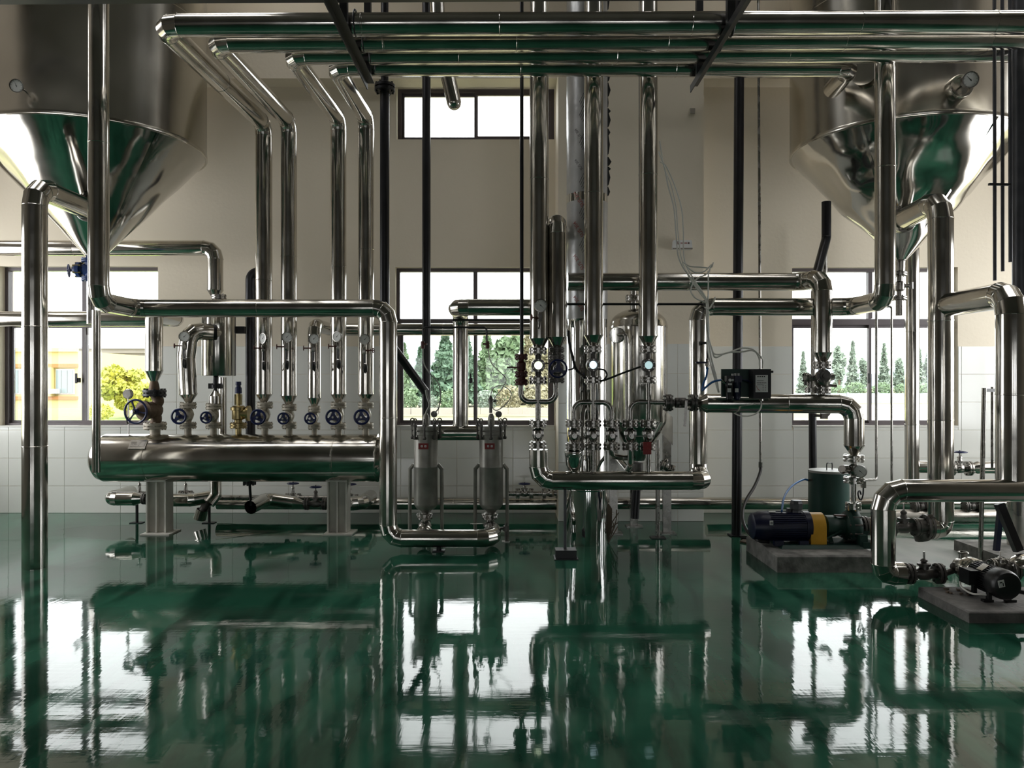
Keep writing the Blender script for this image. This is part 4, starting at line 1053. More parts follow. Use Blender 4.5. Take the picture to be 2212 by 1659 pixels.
bag_filter(920, 'grey steel bag filter on legs with red label, the left one', 937)
bag_filter(1061, 'grey steel bag filter on legs with red label, the right one', 1077)
t = T('pipe_elbow', 'bright dome elbow joining the left filter valve to the feed pipe', 'pipe', P(917, 1150, 6.6)); mb = MB(); mb.ball(P(917, 1152, 6.62), .075, 20); mb.cyl(P(917, 1152, 6.62), P(917, 1163, 6.42), .06, n=20); t.part('elbow', mb, 'clad')
d = 6.78; t = T('anchor_stand', 'short threaded stand beside the right filter leg', 'support', (LX(1093, d), d, 0)); mb = MB(); mb.cyl((LX(1093, d), d, 0), (LX(1093, d), d, LZ(1130, d)), .012); mb.cyl((LX(1093, d), d, LZ(1147, d)), (LX(1093, d), d, LZ(1136, d)), .026, n=6); mb.cyl((LX(1080, d), d, LZ(1141, d)), (LX(1095, d), d, LZ(1141, d)), .011); t.part('post', mb, 'dark_cast'); mb = MB(); mb.box((LX(1093, d), d, .004), (.07, .05, .008)); t.part('foot_plate', mb, 'steel')
# vent fittings and air hoses over the filters
bare_run('black air tube bridging over both filters', [P(913, 742, 6.75), P(914, 707, 6.75), P(1051, 707, 6.75), P(1052, 744, 6.75)], .008, 'rubber', bend=4, name='air_tube', n=10)
bare_run('straight black air tube just above the bridging one', [P(978, 691, 6.72), P(1180, 691, 6.72)], .010, 'rubber', name='air_tube', n=10)
for px, lab in ((913, 'left'), (1053, 'right')):
    mb = MB(); mb.cyl(P(px, 737, 6.75), P(px, 753, 6.75), .017, n=10); mb.box(P(px+(-5 if px > 1000 else 4), 743, 6.74), (.045, .014, .016)); solo('hose_cock', 'small dark hose cock at the %s end of the bridging air tube' % lab, 'valve', mb, 'maroon', P(px, 745, 6.75), 'hose cocks')
mb = MB(); mb.sweep(smooth_path([P(914, 753, 6.75), P(916, 785, 6.75), P(930, 808, 6.75), P(945, 825, 6.8), P(952, 850, 6.82), P(948, 880, 6.8), P(938, 893, 6.8)]), .0055, 8); solo('air_hose', 'limp pale hose hanging from the cock over the left filter', 'hose', mb, 'hose_grey', P(914, 753, 6.75))
mb = MB(); mb.sweep(smooth_path([P(920, 842, 6.8), P(923, 858, 6.8), P(928, 875, 6.8), P(922, 888, 6.8), P(919, 899, 6.82)]), .010, 8); solo('vent_hose', 'thick bent grey hose rising from the left filter nozzle', 'hose', mb, 'hose_grey', P(919, 899, 6.82))
mb = MB(); mb.sweep(smooth_path([P(1054, 752, 6.75), P(1062, 785, 6.75), P(1092, 817, 6.75), P(1085, 838, 6.75), P(1067, 862, 6.75), P(1064, 880, 6.78), P(1075, 886, 6.78), P(1097, 868, 6.78), P(1104, 848, 6.78), P(1085, 833, 6.78), P(1066, 838, 6.78), P(1060, 852, 6.8)]), .0045, 8); solo('air_hose', 'thin looped white hose hanging beside the right filter', 'hose', mb, 'hose_white', P(1054, 752, 6.75))
mb = MB(); mb.cyl(P(1060, 892, 6.82), P(1060, 868, 6.82), .014, n=10); mb.lathe(P(1060, 872, 6.82), (0, 0, 1), [(0, .02), (.04, .024), (.06, .012), (.075, .006)], 10); mb.cyl(P(1060, 866, 6.82), P(1071, 866, 6.82), .010, n=8); mb.box(P(1071, 866, 6.82), (.012, .02, .03)); solo('vent_cock', 'dark vent cock standing on the right filter nozzle', 'valve', mb, 'dark_cast', P(1060, 892, 6.82))

# ================================================================== MANIFOLD
DM = 6.17
KM = DM/F


def sight(x, yu, yc, yl, label, glow, lens_dx=0, body='dark_cast', R=19):
    c = P(x, yc, DM); t = T('sight_glass', label, 'sight glass', c, 'lit sight glasses of the manifold'); r = 14.8*KM
    for yy in (yu, yl):
        mb = MB(); flange_pair(mb, P(x, yy, DM), (0, 0, 1), R*KM, .019, 8, gap=.010, bolt=.009); t.part('flange', mb, 'steel')
    mb = MB(); mb.cyl(P(x, yu, DM), P(x, yl, DM), 6.5*KM, n=16); mb.lathe(c+V((0, .045, 0)), (0, -1, 0), [(0, r*.9), (.01, r), (.085, r), (.095, r*.94), (.095, r*.62), (.080, r*.58)], 28); t.part('body', mb, body)
    mb = MB(); mb.bolts(c+V((0, -.05, 0)), (0, -1, 0), r*.8, 6, .006, .008); t.part('ring_bolts', mb, 'steel')
    mb = MB(); mb.cyl(c+V((lens_dx, -.030, 0)), c+V((lens_dx, -.040, 0)), r*.56, n=24); t.part('lit_glass', mb, glow, label='glowing round glass')
    return t


sight(1162.5, 758, 789.5, 821.5, 'brightest sight glass, on the pipe with the pressure gauge', 'glow')
sight(1281, 755, 788.5, 821, 'sight glass with bluish glow in front of the wrapped pillar', 'glow_mid', -.004)
sight(1399.5, 755, 789, 820.5, 'dimmer sight glass in front of the round-topped vessel', 'glow_soft')
tb = 5.6*KM
bare_run('bare steel U-shaped pipe linking the lever valve and the wheel valve', [P(1125, 824, DM), P(1125, 868, DM), P(1201, 868, DM), P(1201, 824, DM)], tb, 'steel', bend=3.4, n=18, gn=8, name='pipe_bend')
bare_run('bare steel drop pipe under the brightest sight glass', [P(1162, 820, DM), P(1162, 915, DM)], tb*1.04, 'steel', n=18)
bare_run('bare steel arched pipe with two legs under the bluish sight glass', [P(1239.5, 914, DM), P(1239.5, 869, DM), P(1320, 869, DM), P(1320, 914, DM)], tb, 'steel', bend=3.4, n=18, gn=8, name='pipe_bend')
bare_run('bare steel drop pipe under the bluish sight glass', [P(1281, 820, DM), P(1281, 915, DM)], tb*1.04, 'steel', n=18)
bare_run('bare steel pipe turning from the dim sight glass row down to its left leg', [P(1361.5, 914, DM), P(1361.5, 868, DM), P(1440, 869, DM)], tb, 'steel', bend=3.4, n=18, gn=8, name='pipe_bend')
bare_run('bare steel drop pipe under the dimmer sight glass', [P(1401, 820, DM), P(1401, 915, DM)], tb*1.04, 'steel', n=18)


def ball_valve_v(x, yu, yl, label, R=18, group='ball valves in the manifold row', lever=None, m='steel'):
    c = P(x, (yu+yl)/2, DM); t = T('ball_valve', label, 'valve', c, group); zu, zl_ = LZ(yu, DM), LZ(yl, DM)
    for zz in (zu, zl_):
        mb = MB(); flange_pair(mb, (c.x, DM, zz), (0, 0, 1), R*KM, .019, 6, gap=.012, bolt=.010); t.part('flange', mb, m)
    h = zu-zl_
    mb = MB(); mb.lathe((c.x, DM, zl_), (0, 0, 1), [(0, .024), (h*.2, .024), (h*.3, .036), (h*.36, .040), (h*.64, .040), (h*.7, .036), (h*.8, .024), (h, .024)], 18)
    mb.box((c.x, DM, c.z+.014), (.094, .05, .026)); mb.cyl((c.x, DM-.02, c.z-.004), (c.x, DM-.075, c.z-.004), .021, n=14); mb.cyl((c.x, DM-.075, c.z-.004), (c.x, DM-.09, c.z-.004), .012, n=6)
    t.part('valve_body', mb, m)
    mb = MB()
    for sx_ in (-1, 1):
        for sz in (-1, 1): mb.cyl((c.x+sx_*.037, DM-.012, c.z+.014+sz*.012), (c.x+sx_*.037, DM-.012, c.z+.014+sz*.030), .010, n=6)
    t.part('body_bolts', mb, 'dark_cast')
    if lever: mb = MB(); mb.bar((c.x, DM-.088, c.z-.004), V((c.x, DM-.092, c.z-.004))+V(lever), .014, .005); t.part('lever', mb, 'steel')
    return t


names = ('leftmost of the five in front of the pillar', 'second from the left, under the bluish sight glass', 'middle one of the five', 'fourth from the left', 'rightmost, above the red tag')
for x, nm in zip((1239.5, 1281, 1321, 1361.5, 1400.5), names):
    ball_valve_v(x, 914.5, 964.5, 'manifold ball valve, '+nm, lever=None if x < 1390 else (-.13, -.01, .0))
ball_valve_v(1162, 915, 961.5, 'steel flanged ball valve above the elbow at the left end of the manifold pipe', R=18.5)
for x, lab in ((1281, 'under the second ball valve'), (1400.5, 'under the rightmost ball valve')):
    bare_run('short bare steel pipe stub '+lab, [P(x, 965, DM), P(x, 1022, DM)], 5.8*KM, 'steel', n=18)
mb = MB(); mb.lathe(P(1240, 972, DM+.02), (0, .12, -1), [(0, .076), (.006, .078), (.04, .078), (.045, .074), (.12, .066), (.165, .045), (.172, .02)], 28); solo('pipe_end_cap', 'dented lagged cap below the leftmost ball valve', 'pipe', mb, 'mirror_clad', P(1240, 972, DM), thr=22)
bare_run('bare steel elbow from the middle ball valve to the fourth', [P(1320, 966, DM), P(1321, 985, DM+.02), P(1345, 989, DM+.05), P(1362, 989, DM+.03)], 5.8*KM, 'steel', bend=2.4, n=18, name='pipe_bend')
bare_run('bare steel swan-neck pipe curving behind under the fourth ball valve', [P(1361.5, 966, DM), P(1361.5, 1004, DM+.02), P(1356, 1014, DM+.2), P(1330, 985, DM+.5)], 6.5*KM, 'steel_bright', bend=1.6, n=18, name='pipe_bend')
# lever valve on the thin black pipe
t = T('lever_valve', 'dark reddish lever valve on the thin black pipe beside the window', 'valve', P(1126, 800, DM), None)
for yy, R in ((771, 14), (808, 14), (826, 14)):
    mb = MB(); flange_pair(mb, P(1126, yy, DM), (0, 0, 1), R*KM, .015, 6, gap=.012, bolt=.008); t.part('flange', mb, 'maroon')
mb = MB(); mb.lathe(P(1126, 826, DM), (0, 0, 1), [(0, .034), (.06, .034), (.075, .02), (.09, .022), (.10, .036), (.155, .038), (.17, .022), (.21, .02)], 18); t.part('valve_body', mb, 'maroon')
mb = MB(); mb.bar(P(1122, 794, DM-.03), P(1095, 793.5, DM-.035), .016, .012); t.part('lever', mb, 'maroon')
# wheel valve under N
t = T('globe_valve', 'manifold valve with a deep blue dished hand wheel facing the viewer', 'valve', P(1204, 797, DM))
for yy in (755.5, 772, 821.5):
    mb = MB(); flange_pair(mb, P(1203, yy, DM), (0, 0, 1), 16.5*KM, .014, 6, gap=.006, bolt=.008); t.part('flange', mb, 'dark_cast')
mb = MB(); mb.cyl(P(1203, 755, DM), P(1203, 772, DM), .036, n=18); mb.lathe(P(1203, 822, DM), (0, 0, 1), [(0, .028), (.05, .03), (.08, .055), (.12, .055), (.15, .03), (.19, .03)], 18); mb.cyl(P(1203, 797, DM), P(1205, 796.5, DM-.13), .034, n=16); t.part('valve_body', mb, 'dark_cast')
mb = MB(); hand_wheel(mb, P(1205.6, 796.5, DM-.17), (.08, -1, .03), 20.8*(DM-.17)/F, wide=.62, ph=.5, rim=.10); t.part('hand_wheel', mb, 'blue')
# gauge on the first drop
gauge(P(1168, 660, DM-.13), (.12, -1, .04), .050, 'grey-faced pressure gauge on the manifold pipe left of the slim riser', stem=[P(1167, 674, DM-.12), P(1166, 700, DM-.12), P(1163, 712, DM-.06)])
t = T('gauge_cock', 'small dark cock below the pressure gauge on the manifold pipe', 'valve', P(1166, 686, DM-.12)); mb = MB(); mb.box(P(1166.5, 686, DM-.12), (.026, .03, .06)); t.part('cock_body', mb, 'dark_cast'); mb = MB(); mb.cyl(P(1165, 687, DM-.12), P(1149, 686, DM-.13), .006, n=8); hand_wheel(mb, P(1148, 685.5, DM-.13), (-1, -.3, 0), .026, rim=.18); t.part('cock_wheel', mb, 'maroon')
# ball valve between the row and the control-box pipe
cx_ = P(1470, 870, DM); t = T('flanged_valve', 'dark flanged valve with hanging lever before the reducer of the control-box pipe', 'valve', cx_)
for px in (1443, 1497):
    mb = MB(); flange_pair(mb, P(px, 870, DM), (1, 0, 0), 18.5*KM, .021, 8, bolt=.009); t.part('flange', mb, 'dark_cast')
mb = MB(); mb.lathe(P(1443, 870, DM), (1, 0, 0), [(0, .026), (.05, .026), (.06, .042), (.14, .042), (.15, .026), (.21, .026)], 18); mb.cyl(cx_, cx_+V((.02, -.09, 0)), .024, n=14); mb.bolts(cx_+V((.01, -.045, 0)), (0, -1, 0), .036, 4, .009, .014); t.part('valve_body', mb, 'dark_cast')
mb = MB(); mb.bar(cx_+V((.025, -.095, .02)), P(1479, 921, DM-.1), .02, .006, up=(0, 1, 0)); t.part('lever', mb, 'steel')
mb = MB(); mb.box(P(1398, 968, DM-.105), (.066, .004, .098)); tg = solo('warning_tag', 'red card tag hanging at the rightmost ball valve', 'tag', mb, 'red', P(1398, 968, DM-.105))
mb = MB(); q = P(1398, 970, DM-.109)
for i in range(3): mb.box(q+V((-.02+.02*i, 0, 0)), (.008, .002, .006))
mb.box(q+V((0, 0, .03)), (.014, .002, .003)); mb.box(q+V((.004, 0, .038)), (.003, .002, .012)); o = mb.build('lettering', 'red_ink', tg, P(1398, 968, DM-.105))
# sight glass lamp cables
for pts, lab, r in (([P(1228, 715, 6.3), P(1230, 742, 6.28), P(1238, 775, 6.25), P(1243, 795, 6.22), P(1252, 806, 6.2), P(1263, 816, 6.14)], 'thick black cable draped from the slim riser to the bluish sight glass', .012),
                    ([P(1240, 786, 6.24), P(1238, 796, 6.2), P(1228, 799, 6.16)], 'short black cable looping behind the blue dished wheel', .007),
                    ([P(1294, 797, 6.1), P(1306, 800, 6.08), P(1311, 810, 6.08), P(1305, 820, 6.08), P(1296, 823, 6.08)], 'small black cable loop right of the bluish sight glass', .007),
                    ([P(1296, 824, 6.1), P(1312, 819, 6.09), P(1345, 806, 6.09), P(1384, 792, 6.10)], 'black cable rising to the dimmer sight glass', .008),
                    ([P(1177, 786, 6.15), P(1186, 785, 6.13)], 'tiny cable link between brightest sight glass and blue wheel', .004)):
    mb = MB(); mb.sweep(smooth_path(pts, 6), r, 8); solo('lamp_cable', lab, 'cable', mb, 'rubber', pts[0])

# ================================================================== WRAPPED PILLAR
xp, dp, rp_ = LX(1268, 6.75), 6.75, .179
t = T('wrapped_pillar', 'wide round pillar wrapped in printed film above and mirror cladding below', 'pillar', (xp, dp, 0)); n = 64
zf = LZ(690, 6.7)
mb = MB(); R_ = []
for j in range(15):
    f = j/14; z = .0+(LZ(1062, 6.6)-.0)*f
    R_.append([(xp+(rp_*(1+.02*noise.noise(V((math.cos(2*PI*i/n)*2.5, math.sin(2*PI*i/n)*2.5, z*4)))))*math.cos(2*PI*i/n), dp+(rp_*(1+.02*noise.noise(V((math.cos(2*PI*i/n)*2.5, math.sin(2*PI*i/n)*2.5, z*4)))))*math.sin(2*PI*i/n), z) for i in range(n)])
mb.rings(R_); t.part('lower_cladding', mb, 'mirror_clad', thr=40)
mb = MB(); mb.lathe((xp, dp, LZ(1062, 6.6)), (0, 0, 1), [(0, rp_*1.0), (.004, rp_*1.01), (.02, rp_*1.01), (.024, rp_), (zf-LZ(1062, 6.6), rp_)], n, wob=wobble(n, .010)); t.part('middle_cladding', mb, 'mirror_clad')
mb = MB(); mb.lathe((xp, dp, zf), (0, 0, 1), [(0, rp_*1.004), (.01, rp_*1.008), (5.7-zf, rp_*1.004)], n, wob=wobble(n, .004)); film = t.part('film_wrap', mb, 'film')
mb = MB(); mb.lathe((xp, dp, LZ(432, 6.6)), (0, 0, 1), [(0, rp_*1.015), (.07, rp_*1.015)], n); t.part('joint_band', mb, 'mirror_clad')
# torn black edge
mb = MB(); zz = LZ(425, 6.7); random.seed(3)
while zz < 5.2:
    h = random.uniform(.04, .26); ww = random.uniform(.006, .032); a = math.radians(random.uniform(-10, -4))
    b = V((xp+(rp_+.004)*math.cos(a), dp+(rp_+.004)*math.sin(a), zz)); mb.prism([b+V((-.02, 0, 0)), b+V((ww*.4, 0, h*.2)), b+V((ww, 0, h*.55)), b+V((ww*.2, 0, h)), b+V((-.02, 0, h*1.05))], (0, .004, 0)); zz += h*.86
t.part('torn_edge', mb, 'rubber')
# printed lettering wrapped on the film
dg = None
def wrapped_text(s, size, zc, a_deg, tilt, m, parent):
    cu = bpy.data.curves.new('lettering', 'FONT'); cu.body = s; cu.size = size; cu.align_x = 'CENTER'; cu.align_y = 'CENTER'; cu.extrude = 0
    ob = bpy.data.objects.new('lettering', cu); COL.objects.link(ob); bpy.context.view_layer.update()
    me = bpy.data.meshes.new_from_object(ob.evaluated_get(bpy.context.evaluated_depsgraph_get())); bpy.data.objects.remove(ob); bpy.data.curves.remove(cu)
    rr = rp_*1.016; ct, st = math.cos(tilt), math.sin(tilt)
    for v in me.vertices:
        x, y = v.co.x, v.co.y; x, y = x*ct-y*st, x*st+y*ct; a = math.radians(a_deg)+x/rr
        v.co = V((xp+rr*math.cos(a), dp+rr*math.sin(a), zc+y))-t.org
    me.materials.append(MATS[m]); o2 = bpy.data.objects.new('lettering', me); COL.objects.link(o2); o2.parent = parent
for py, s, m in ((430, 'SUS 304', 'red_ink'), (495, 'SUS 304', 'red_ink'), (566, 'SUS 304', 'red_ink'), (655, 'SUS 304', 'red_ink'), (356, 'SUS 304', 'ink'), (290, 'SUS 304', 'ink')):
    wrapped_text(s, .046 if m == 'red_ink' else .034, LZ(py, 6.6), 241, 2.15, m, film)
mb = MB()
for py in (462, 532, 250, 222, 310, 395):
    for k in range(4):
        a = math.radians(243+k*3.2); rr = rp_*1.017; z0 = LZ(py+k*5, 6.6); b = V((xp+rr*math.cos(a), dp+rr*math.sin(a), z0)); e = V((xp+rr*math.cos(a+.22), dp+rr*math.sin(a+.22), z0+.075)); mb.bar(b, e, .003, .0025)
t.part('print_lines', mb, 'ink', film)
mb = MB(); b = V((xp+.185, dp-.02, 0))
for i in range(5):
    e = b+V((random.uniform(.0, .10), random.uniform(-.06, .02), random.uniform(.12, .33))); mb.sweep(smooth_path([b, (b+e)/2+V((random.uniform(-.03, .03), 0, .03)), e], 4), .005, 6)
mb.prism([b+V((-.01, 0, .02)), b+V((.03, -.01, .10)), b+V((.035, 0, .30)), b+V((-.006, 0, .36))], (0, .006, 0)); t.part('torn_strip', mb, 'rubbish')

# ================================================================== ROUND-TOPPED VESSEL
dv = 7.25; xv = LX(1379, dv); rv = .272
t = T('receiver_vessel', 'upright stainless vessel with domed top behind the manifold', 'vessel', (xv, dv, 0))
z0, z1 = LZ(908, dv), LZ(704, dv)
mb = MB(); mb.lathe((xv, dv, z0), (0, 0, 1), [(-.38, .06), (-.02, rv*.98), (0, rv), (z1-z0-.02, rv)], 56, wob=wobble(56, .004)); t.part('shell', mb, 'clad', thr=30)
mb = MB(); mb.lathe((xv, dv, z1-.024), (0, 0, 1), [(0, rv*1.012), (.02, rv*1.012), (.024, rv)]+[(.024+.165*math.sin(a), rv*math.cos(a)) for a in (.2, .4, .6, .8, 1.0, 1.2, 1.4)]+[(.19, .02)], 56); t.part('dome', mb, 'clad', thr=40)
xn = LX(1368, dv)
mb = MB(); mb.cyl((xn, dv, LZ(675, dv)), (xn, dv, LZ(608, dv)), .03, n=18); t.part('top_nozzle', mb, 'steel')
mb = MB(); flange_pair(mb, (xn, dv, LZ(645, dv)), (0, 0, 1), .075, .02, 8); t.part('flange', mb, 'steel')
qf = P(1333, 724, 6.92)
mb = MB(); flange_pair(mb, qf, (-.45, -.9, 0), .072, .018, 8); t.part('flange', mb, 'steel_bright')
mb = MB(); mb.sweep(smooth_path([qf, P(1348, 723, 6.86), P(1353, 735, 6.85), P(1354, 800, 6.85), P(1354, 905, 6.85)]), .020, 12); t.part('down_pipe', mb, 'steel')
mb = MB(); mb.cyl(P(1375, 1000, dv), P(1375, 1058, dv), .06, n=20); mb.bolts(P(1375, 1040, dv), (0, 0, 1), .07, 6, .012, .03); mb.cyl(P(1375, 1046, dv), P(1375, 1036, dv), .085, n=18); t.part('bottom_valve', mb, 'dark_cast')
mb = MB(); mb.cyl(P(1375, 1058, dv), P(1371, 1120, dv), .04, n=16); t.part('bottom_pipe', mb, 'black_pipe')
for a in (-.35, PI+.35, PI/2):
    lx, ly = xv+rv*.98*math.cos(a), dv+rv*.98*math.sin(a); mb = MB(); mb.box((lx, ly, LZ(935, dv)/2), (.075, .05, LZ(935, dv))); lg = t.part('leg', mb, 'steel')
    mb = MB(); mb.prism([(lx-.05, ly-.03, LZ(935, dv)), (lx+.05, ly-.03, LZ(960, dv)), (lx+.05, ly-.03, LZ(900, dv)), (lx-.05, ly-.03, LZ(880, dv))], (0, .012, 0)); t.part('gusset', mb, 'steel_bright', lg)
    mb = MB(); mb.box((lx, ly, .006), (.16, .14, .012)); t.part('foot_plate', mb, 'steel', lg)
gate_valve_h('drain_valve', 'steel side valve slanting behind the round-topped vessel leg', P(1440, 1010, 7.1), .05, .05, 0, .1, 'steel', ax=(1, 0, -.5))
# exit light on the pilaster
q = P(1475, 527, 7.72); t = T('exit_light', 'white emergency light box high on the pilaster', 'light', q)
mb = MB(); mb.prism([(q.x-.10, q.y+.068, q.z-.05), (q.x+.10, q.y+.068, q.z-.05), (q.x+.092, q.y+.068, q.z+.04), (q.x-.092, q.y+.068, q.z+.04)], (0, -.06, 0)); t.part('housing', mb, 'white')
mb = MB(); mb.box((q.x, q.y+.007, q.z-.045), (.2, .01, .012)); t.part('lower_strip', mb, 'wall_dark')
mb = MB(); mb.box((q.x-.055, q.y+.006, q.z+.012), (.016, .004, .03)); mb.box((q.x-.04, q.y+.006, q.z+.002), (.012, .004, .012)); mb.box((q.x+.062, q.y+.006, q.z+.010), (.012, .004, .016)); t.part('symbol', mb, 'maroon')
mb = MB()
for i in range(5): mb.box((q.x-.015+i*.014, q.y+.006, q.z+.010), (.009, .003, .009))
t.part('lettering', mb, 'red_ink')
mb = MB(); mb.box(P(1496, 240, 7.775), (.05, .02, .055)); solo('junction_box', 'faint small square box high on the pilaster', 'box', mb, 'wall_dark', P(1496, 240, 7.775))

# ================================================================== CONTROL BOX AND HOSES
d = 6.02; t = T('control_box', 'black valve control box with white panel, mounted above the lagged pipe', 'control box', P(1613, 856, d))
mb = MB(); a, b = P(1560, 797, d), P(1668, 858, d); mb.box(((a.x+b.x)/2, d+.03, (a.z+b.z)/2), (b.x-a.x, .012, a.z-b.z)); t.part('back_plate', mb, 'green')
mb = MB(); a, b = P(1628, 798, d-.1), P(1665, 861, d-.1); mb.box(((a.x+b.x)/2, d-.04, (a.z+b.z)/2), (b.x-a.x, .12, a.z-b.z)); ps = t.part('positioner', mb, 'black')
mb = MB(); a, b = P(1632, 810, d-.1), P(1658.5, 847, d-.1); mb.box(((a.x+b.x)/2, d-.102, (a.z+b.z)/2), (b.x-a.x, .004, a.z-b.z)); lp = t.part('face_panel', mb, 'white', ps)
mb = MB(); ya = d-.105
def pr(x, y, w_, h): mb.box(V((LX(x, d-.1), ya, LZ(y, d-.1))), (w_*.0036, .002, h*.0036))
for i in range(4): pr(1637+i*4.6, 813.5, 2.6, 2.2)
for i in range(6): pr(1635.5+i*3.6, 827, 2.6, 1.4)
for yy in (822, 831): pr(1642, yy, 14, .7)
for i in range(4):
    for j in range(2): pr(1648+j*5, 833.5+i*3.6, 2.2, .8)
t.part('lettering', mb, 'ink', ps)
mb = MB()
for i in range(8):
    aa = math.radians(185+i*9); pr(1645+11*math.cos(aa), 833-11*math.sin(aa)*1.0, 1.6, 1)
t.part('scale_arc', mb, 'red_ink', ps)
mb = MB(); mb.cyl(P(1644, 862, d-.06), P(1644, 866, d-.06), .016, n=10); t.part('cable_gland', mb, 'steel', ps)
mb = MB(); mb.cyl(P(1664, 803, d-.05), P(1670, 803, d-.05), .009, n=8); t.part('side_screw', mb, 'black', ps)
for i, (xx, wd) in enumerate(((1576, 'left'), (1592, 'right'))):
    mb = MB(); c = P(xx, 836, d-.04); mb.lathe(c+V((0, 0, -.105)), (0, 0, 1), [(0, .018), (.012, .027), (.09, .028), (.095, .031), (.15, .031)], 16); mb.box(c+V((0, 0, .062)), (.062, .06, .05)); fr = t.part('air_regulator', mb, 'motor_black' if i == 0 else 'navy')
    mb = MB(); mb.box(P(xx-.5, 843, d-.073), (.026, .006, .03)); t.part('sight_window', mb, 'white', fr)
mb = MB(); mb.cyl(P(1577, 821, d-.07), P(1577, 821, d-.095), .012, n=14); mb.cyl(P(1583, 821, d-.07), P(1583, 821, d-.095), .008, n=12); mb.box(P(1577, 830, d-.07), (.028, .01, .014)); t.part('regulator_dial', mb, 'white')
mb = MB()
for (xx, yy) in ((1582, 810), (1588, 809), (1595, 809)): mb.box(P(xx, yy, d), (.014, .02, .02))
t.part('bracket_screws', mb, 'white')
mb = MB(); mb.cyl(P(1567, 828, d-.04), P(1558, 821, d-.04), .010, n=10); t.part('hose_fitting', mb, 'steel_bright')
def hose(name, label, cat, pts, r, m, sub=8, group=None):
    mb = MB(); mb.sweep(smooth_path(pts, sub), r, 8); return solo(name, label, cat, mb, m, pts[0], group)
hose('air_hose', 'blue air hose sagging from the small tap into the control box', 'hose', [P(1528, 794, 6.05), P(1526, 812, 6.03), P(1519, 830, 6.0), P(1517.5, 843, 6.0), P(1524, 837, 5.98), P(1540, 825, 5.97), P(1558, 820.5, 5.98)], .0085, 'hose_blue')
hose('jumper_hose', 'short dark blue hose between regulator and positioner of the control box', 'hose', [P(1600, 821, d-.03), P(1612, 822, d-.04), P(1628, 829, d-.03)], .008, 'navy')
hose('sensor_cable', 'thin pale cable curving under the pipe from the control box', 'cable', [P(1644, 866, d-.06), P(1644, 880, d-.07), P(1634, 893, d-.08), P(1615, 899, d-.04), P(1596, 897, d+.1), P(1586, 892, d+.16)], .0055, 'hose_white')
# white tube bundle from above
base = [(1424, 305), (1437, 360), (1450, 400), (1460, 450), (1466, 500), (1472, 560), (1492, 600), (1516, 632), (1527, 655), (1530, 700), (1533, 760), (1545, 815), (1553, 848)]
for i, (ox, r, wd) in enumerate(((-3, .0055, 'first'), (0, .006, 'second'), (3.5, .0055, 'third'))):
    jit = [(random.uniform(-2.5, 2.5)) for _ in base]
    if i == 1: jit[2:6] = [-7, -4, -6, -5]
    if i == 2: jit[2:6] = [5, 10, 8, 4]
    hose('air_tube', 'long pale plastic tube drooping from the rack past the pilaster, %s strand of the bundle' % wd, 'hose', [P(x+ox*(.6 if k else 0)+jit[k], y+(22*i if k == 0 else 0), 6.05-.012*i) for k, (x, y) in enumerate(base)], r, 'hose_white', 6, 'pale tube bundle')
hose('air_tube', 'pale tube tail looping out to a free end above the cross pipe', 'hose', [P(1475, 566, 6.02), P(1490, 575, 6.0), P(1512, 577, 6.0), P(1535, 578, 6.0), P(1541, 567, 6.0)], .0055, 'hose_white')
hose('air_tube', 'pale tube tail hanging in a shallow curve under the free end', 'hose', [P(1482, 574, 6.0), P(1500, 588, 5.99), P(1520, 587, 5.99), P(1538, 571, 5.99)], .0055, 'hose_white')
hose('air_tube', 'pale tube making a round loop beside the elbow', 'hose', [P(1534, 578, 5.98), P(1530, 590, 5.98), P(1505, 603, 5.98), P(1492, 625, 5.98), P(1500, 642, 5.98), P(1516, 650, 5.98), P(1528, 651, 5.98), P(1530, 620, 5.97), P(1530, 585, 5.97)], .0055, 'hose_white')
for i, (yy, e) in enumerate(((765, 1640), (772, 1646))):
    hose('air_tube', 'pale tube arching from the bundle to the control box, the %s one' % ('upper', 'lower')[i], 'hose', [P(1532, 735, 6.0), P(1537, 752, 5.99), P(1545, yy, 5.98), P(1570, yy-2-8*i, 5.97), P(1602, 752+i*8, 5.97), P(1628, 756+2*i, 5.97), P(e, 775, 5.97), P(e+1, 796, 5.97)], .0065, 'hose_white')
hose('tie_strap', 'pale tape tied round the tube bundle at the elbow', 'strap', [P(1522, 664, 6.0), P(1531, 667, 5.98), P(1540, 655, 5.98), P(1545, 642, 5.98)], .006, 'hose_white')
bare_run('black air tube running behind the manifold drops and down the elbow', [P(1224, 657, 6.30), P(1519, 657, 6.30), P(1528, 661, 6.25), P(1528, 785, 6.2)], .010, 'rubber', bend=3, name='air_tube', n=10)
t = T('air_tap', 'small brass tap with black handle at the end of the black air tube', 'valve', P(1528, 786, 6.15)); mb = MB(); mb.cyl(P(1528, 776, 6.18), P(1528, 796, 6.1), .013, n=10); mb.cyl(P(1528, 783, 6.16), P(1528, 789, 6.14), .02, n=6); t.part('tap_body', mb, 'steel'); mb = MB(); mb.bar(P(1527, 783, 6.12), P(1503, 783, 6.1), .014, .014); t.part('handle', mb, 'navy')
mb = MB(); mb.cyl(P(1513, 741, 6.29), P(1527, 741, 6.24), .011, n=8); mb.cyl(P(1512, 741, 6.29), P(1517, 741, 6.29), .018, n=10); solo('tube_clamp', 'black stud clamp holding the air tube to the lagged elbow pipe', 'clamp', mb, 'rubber', P(1516, 741, 6.28))

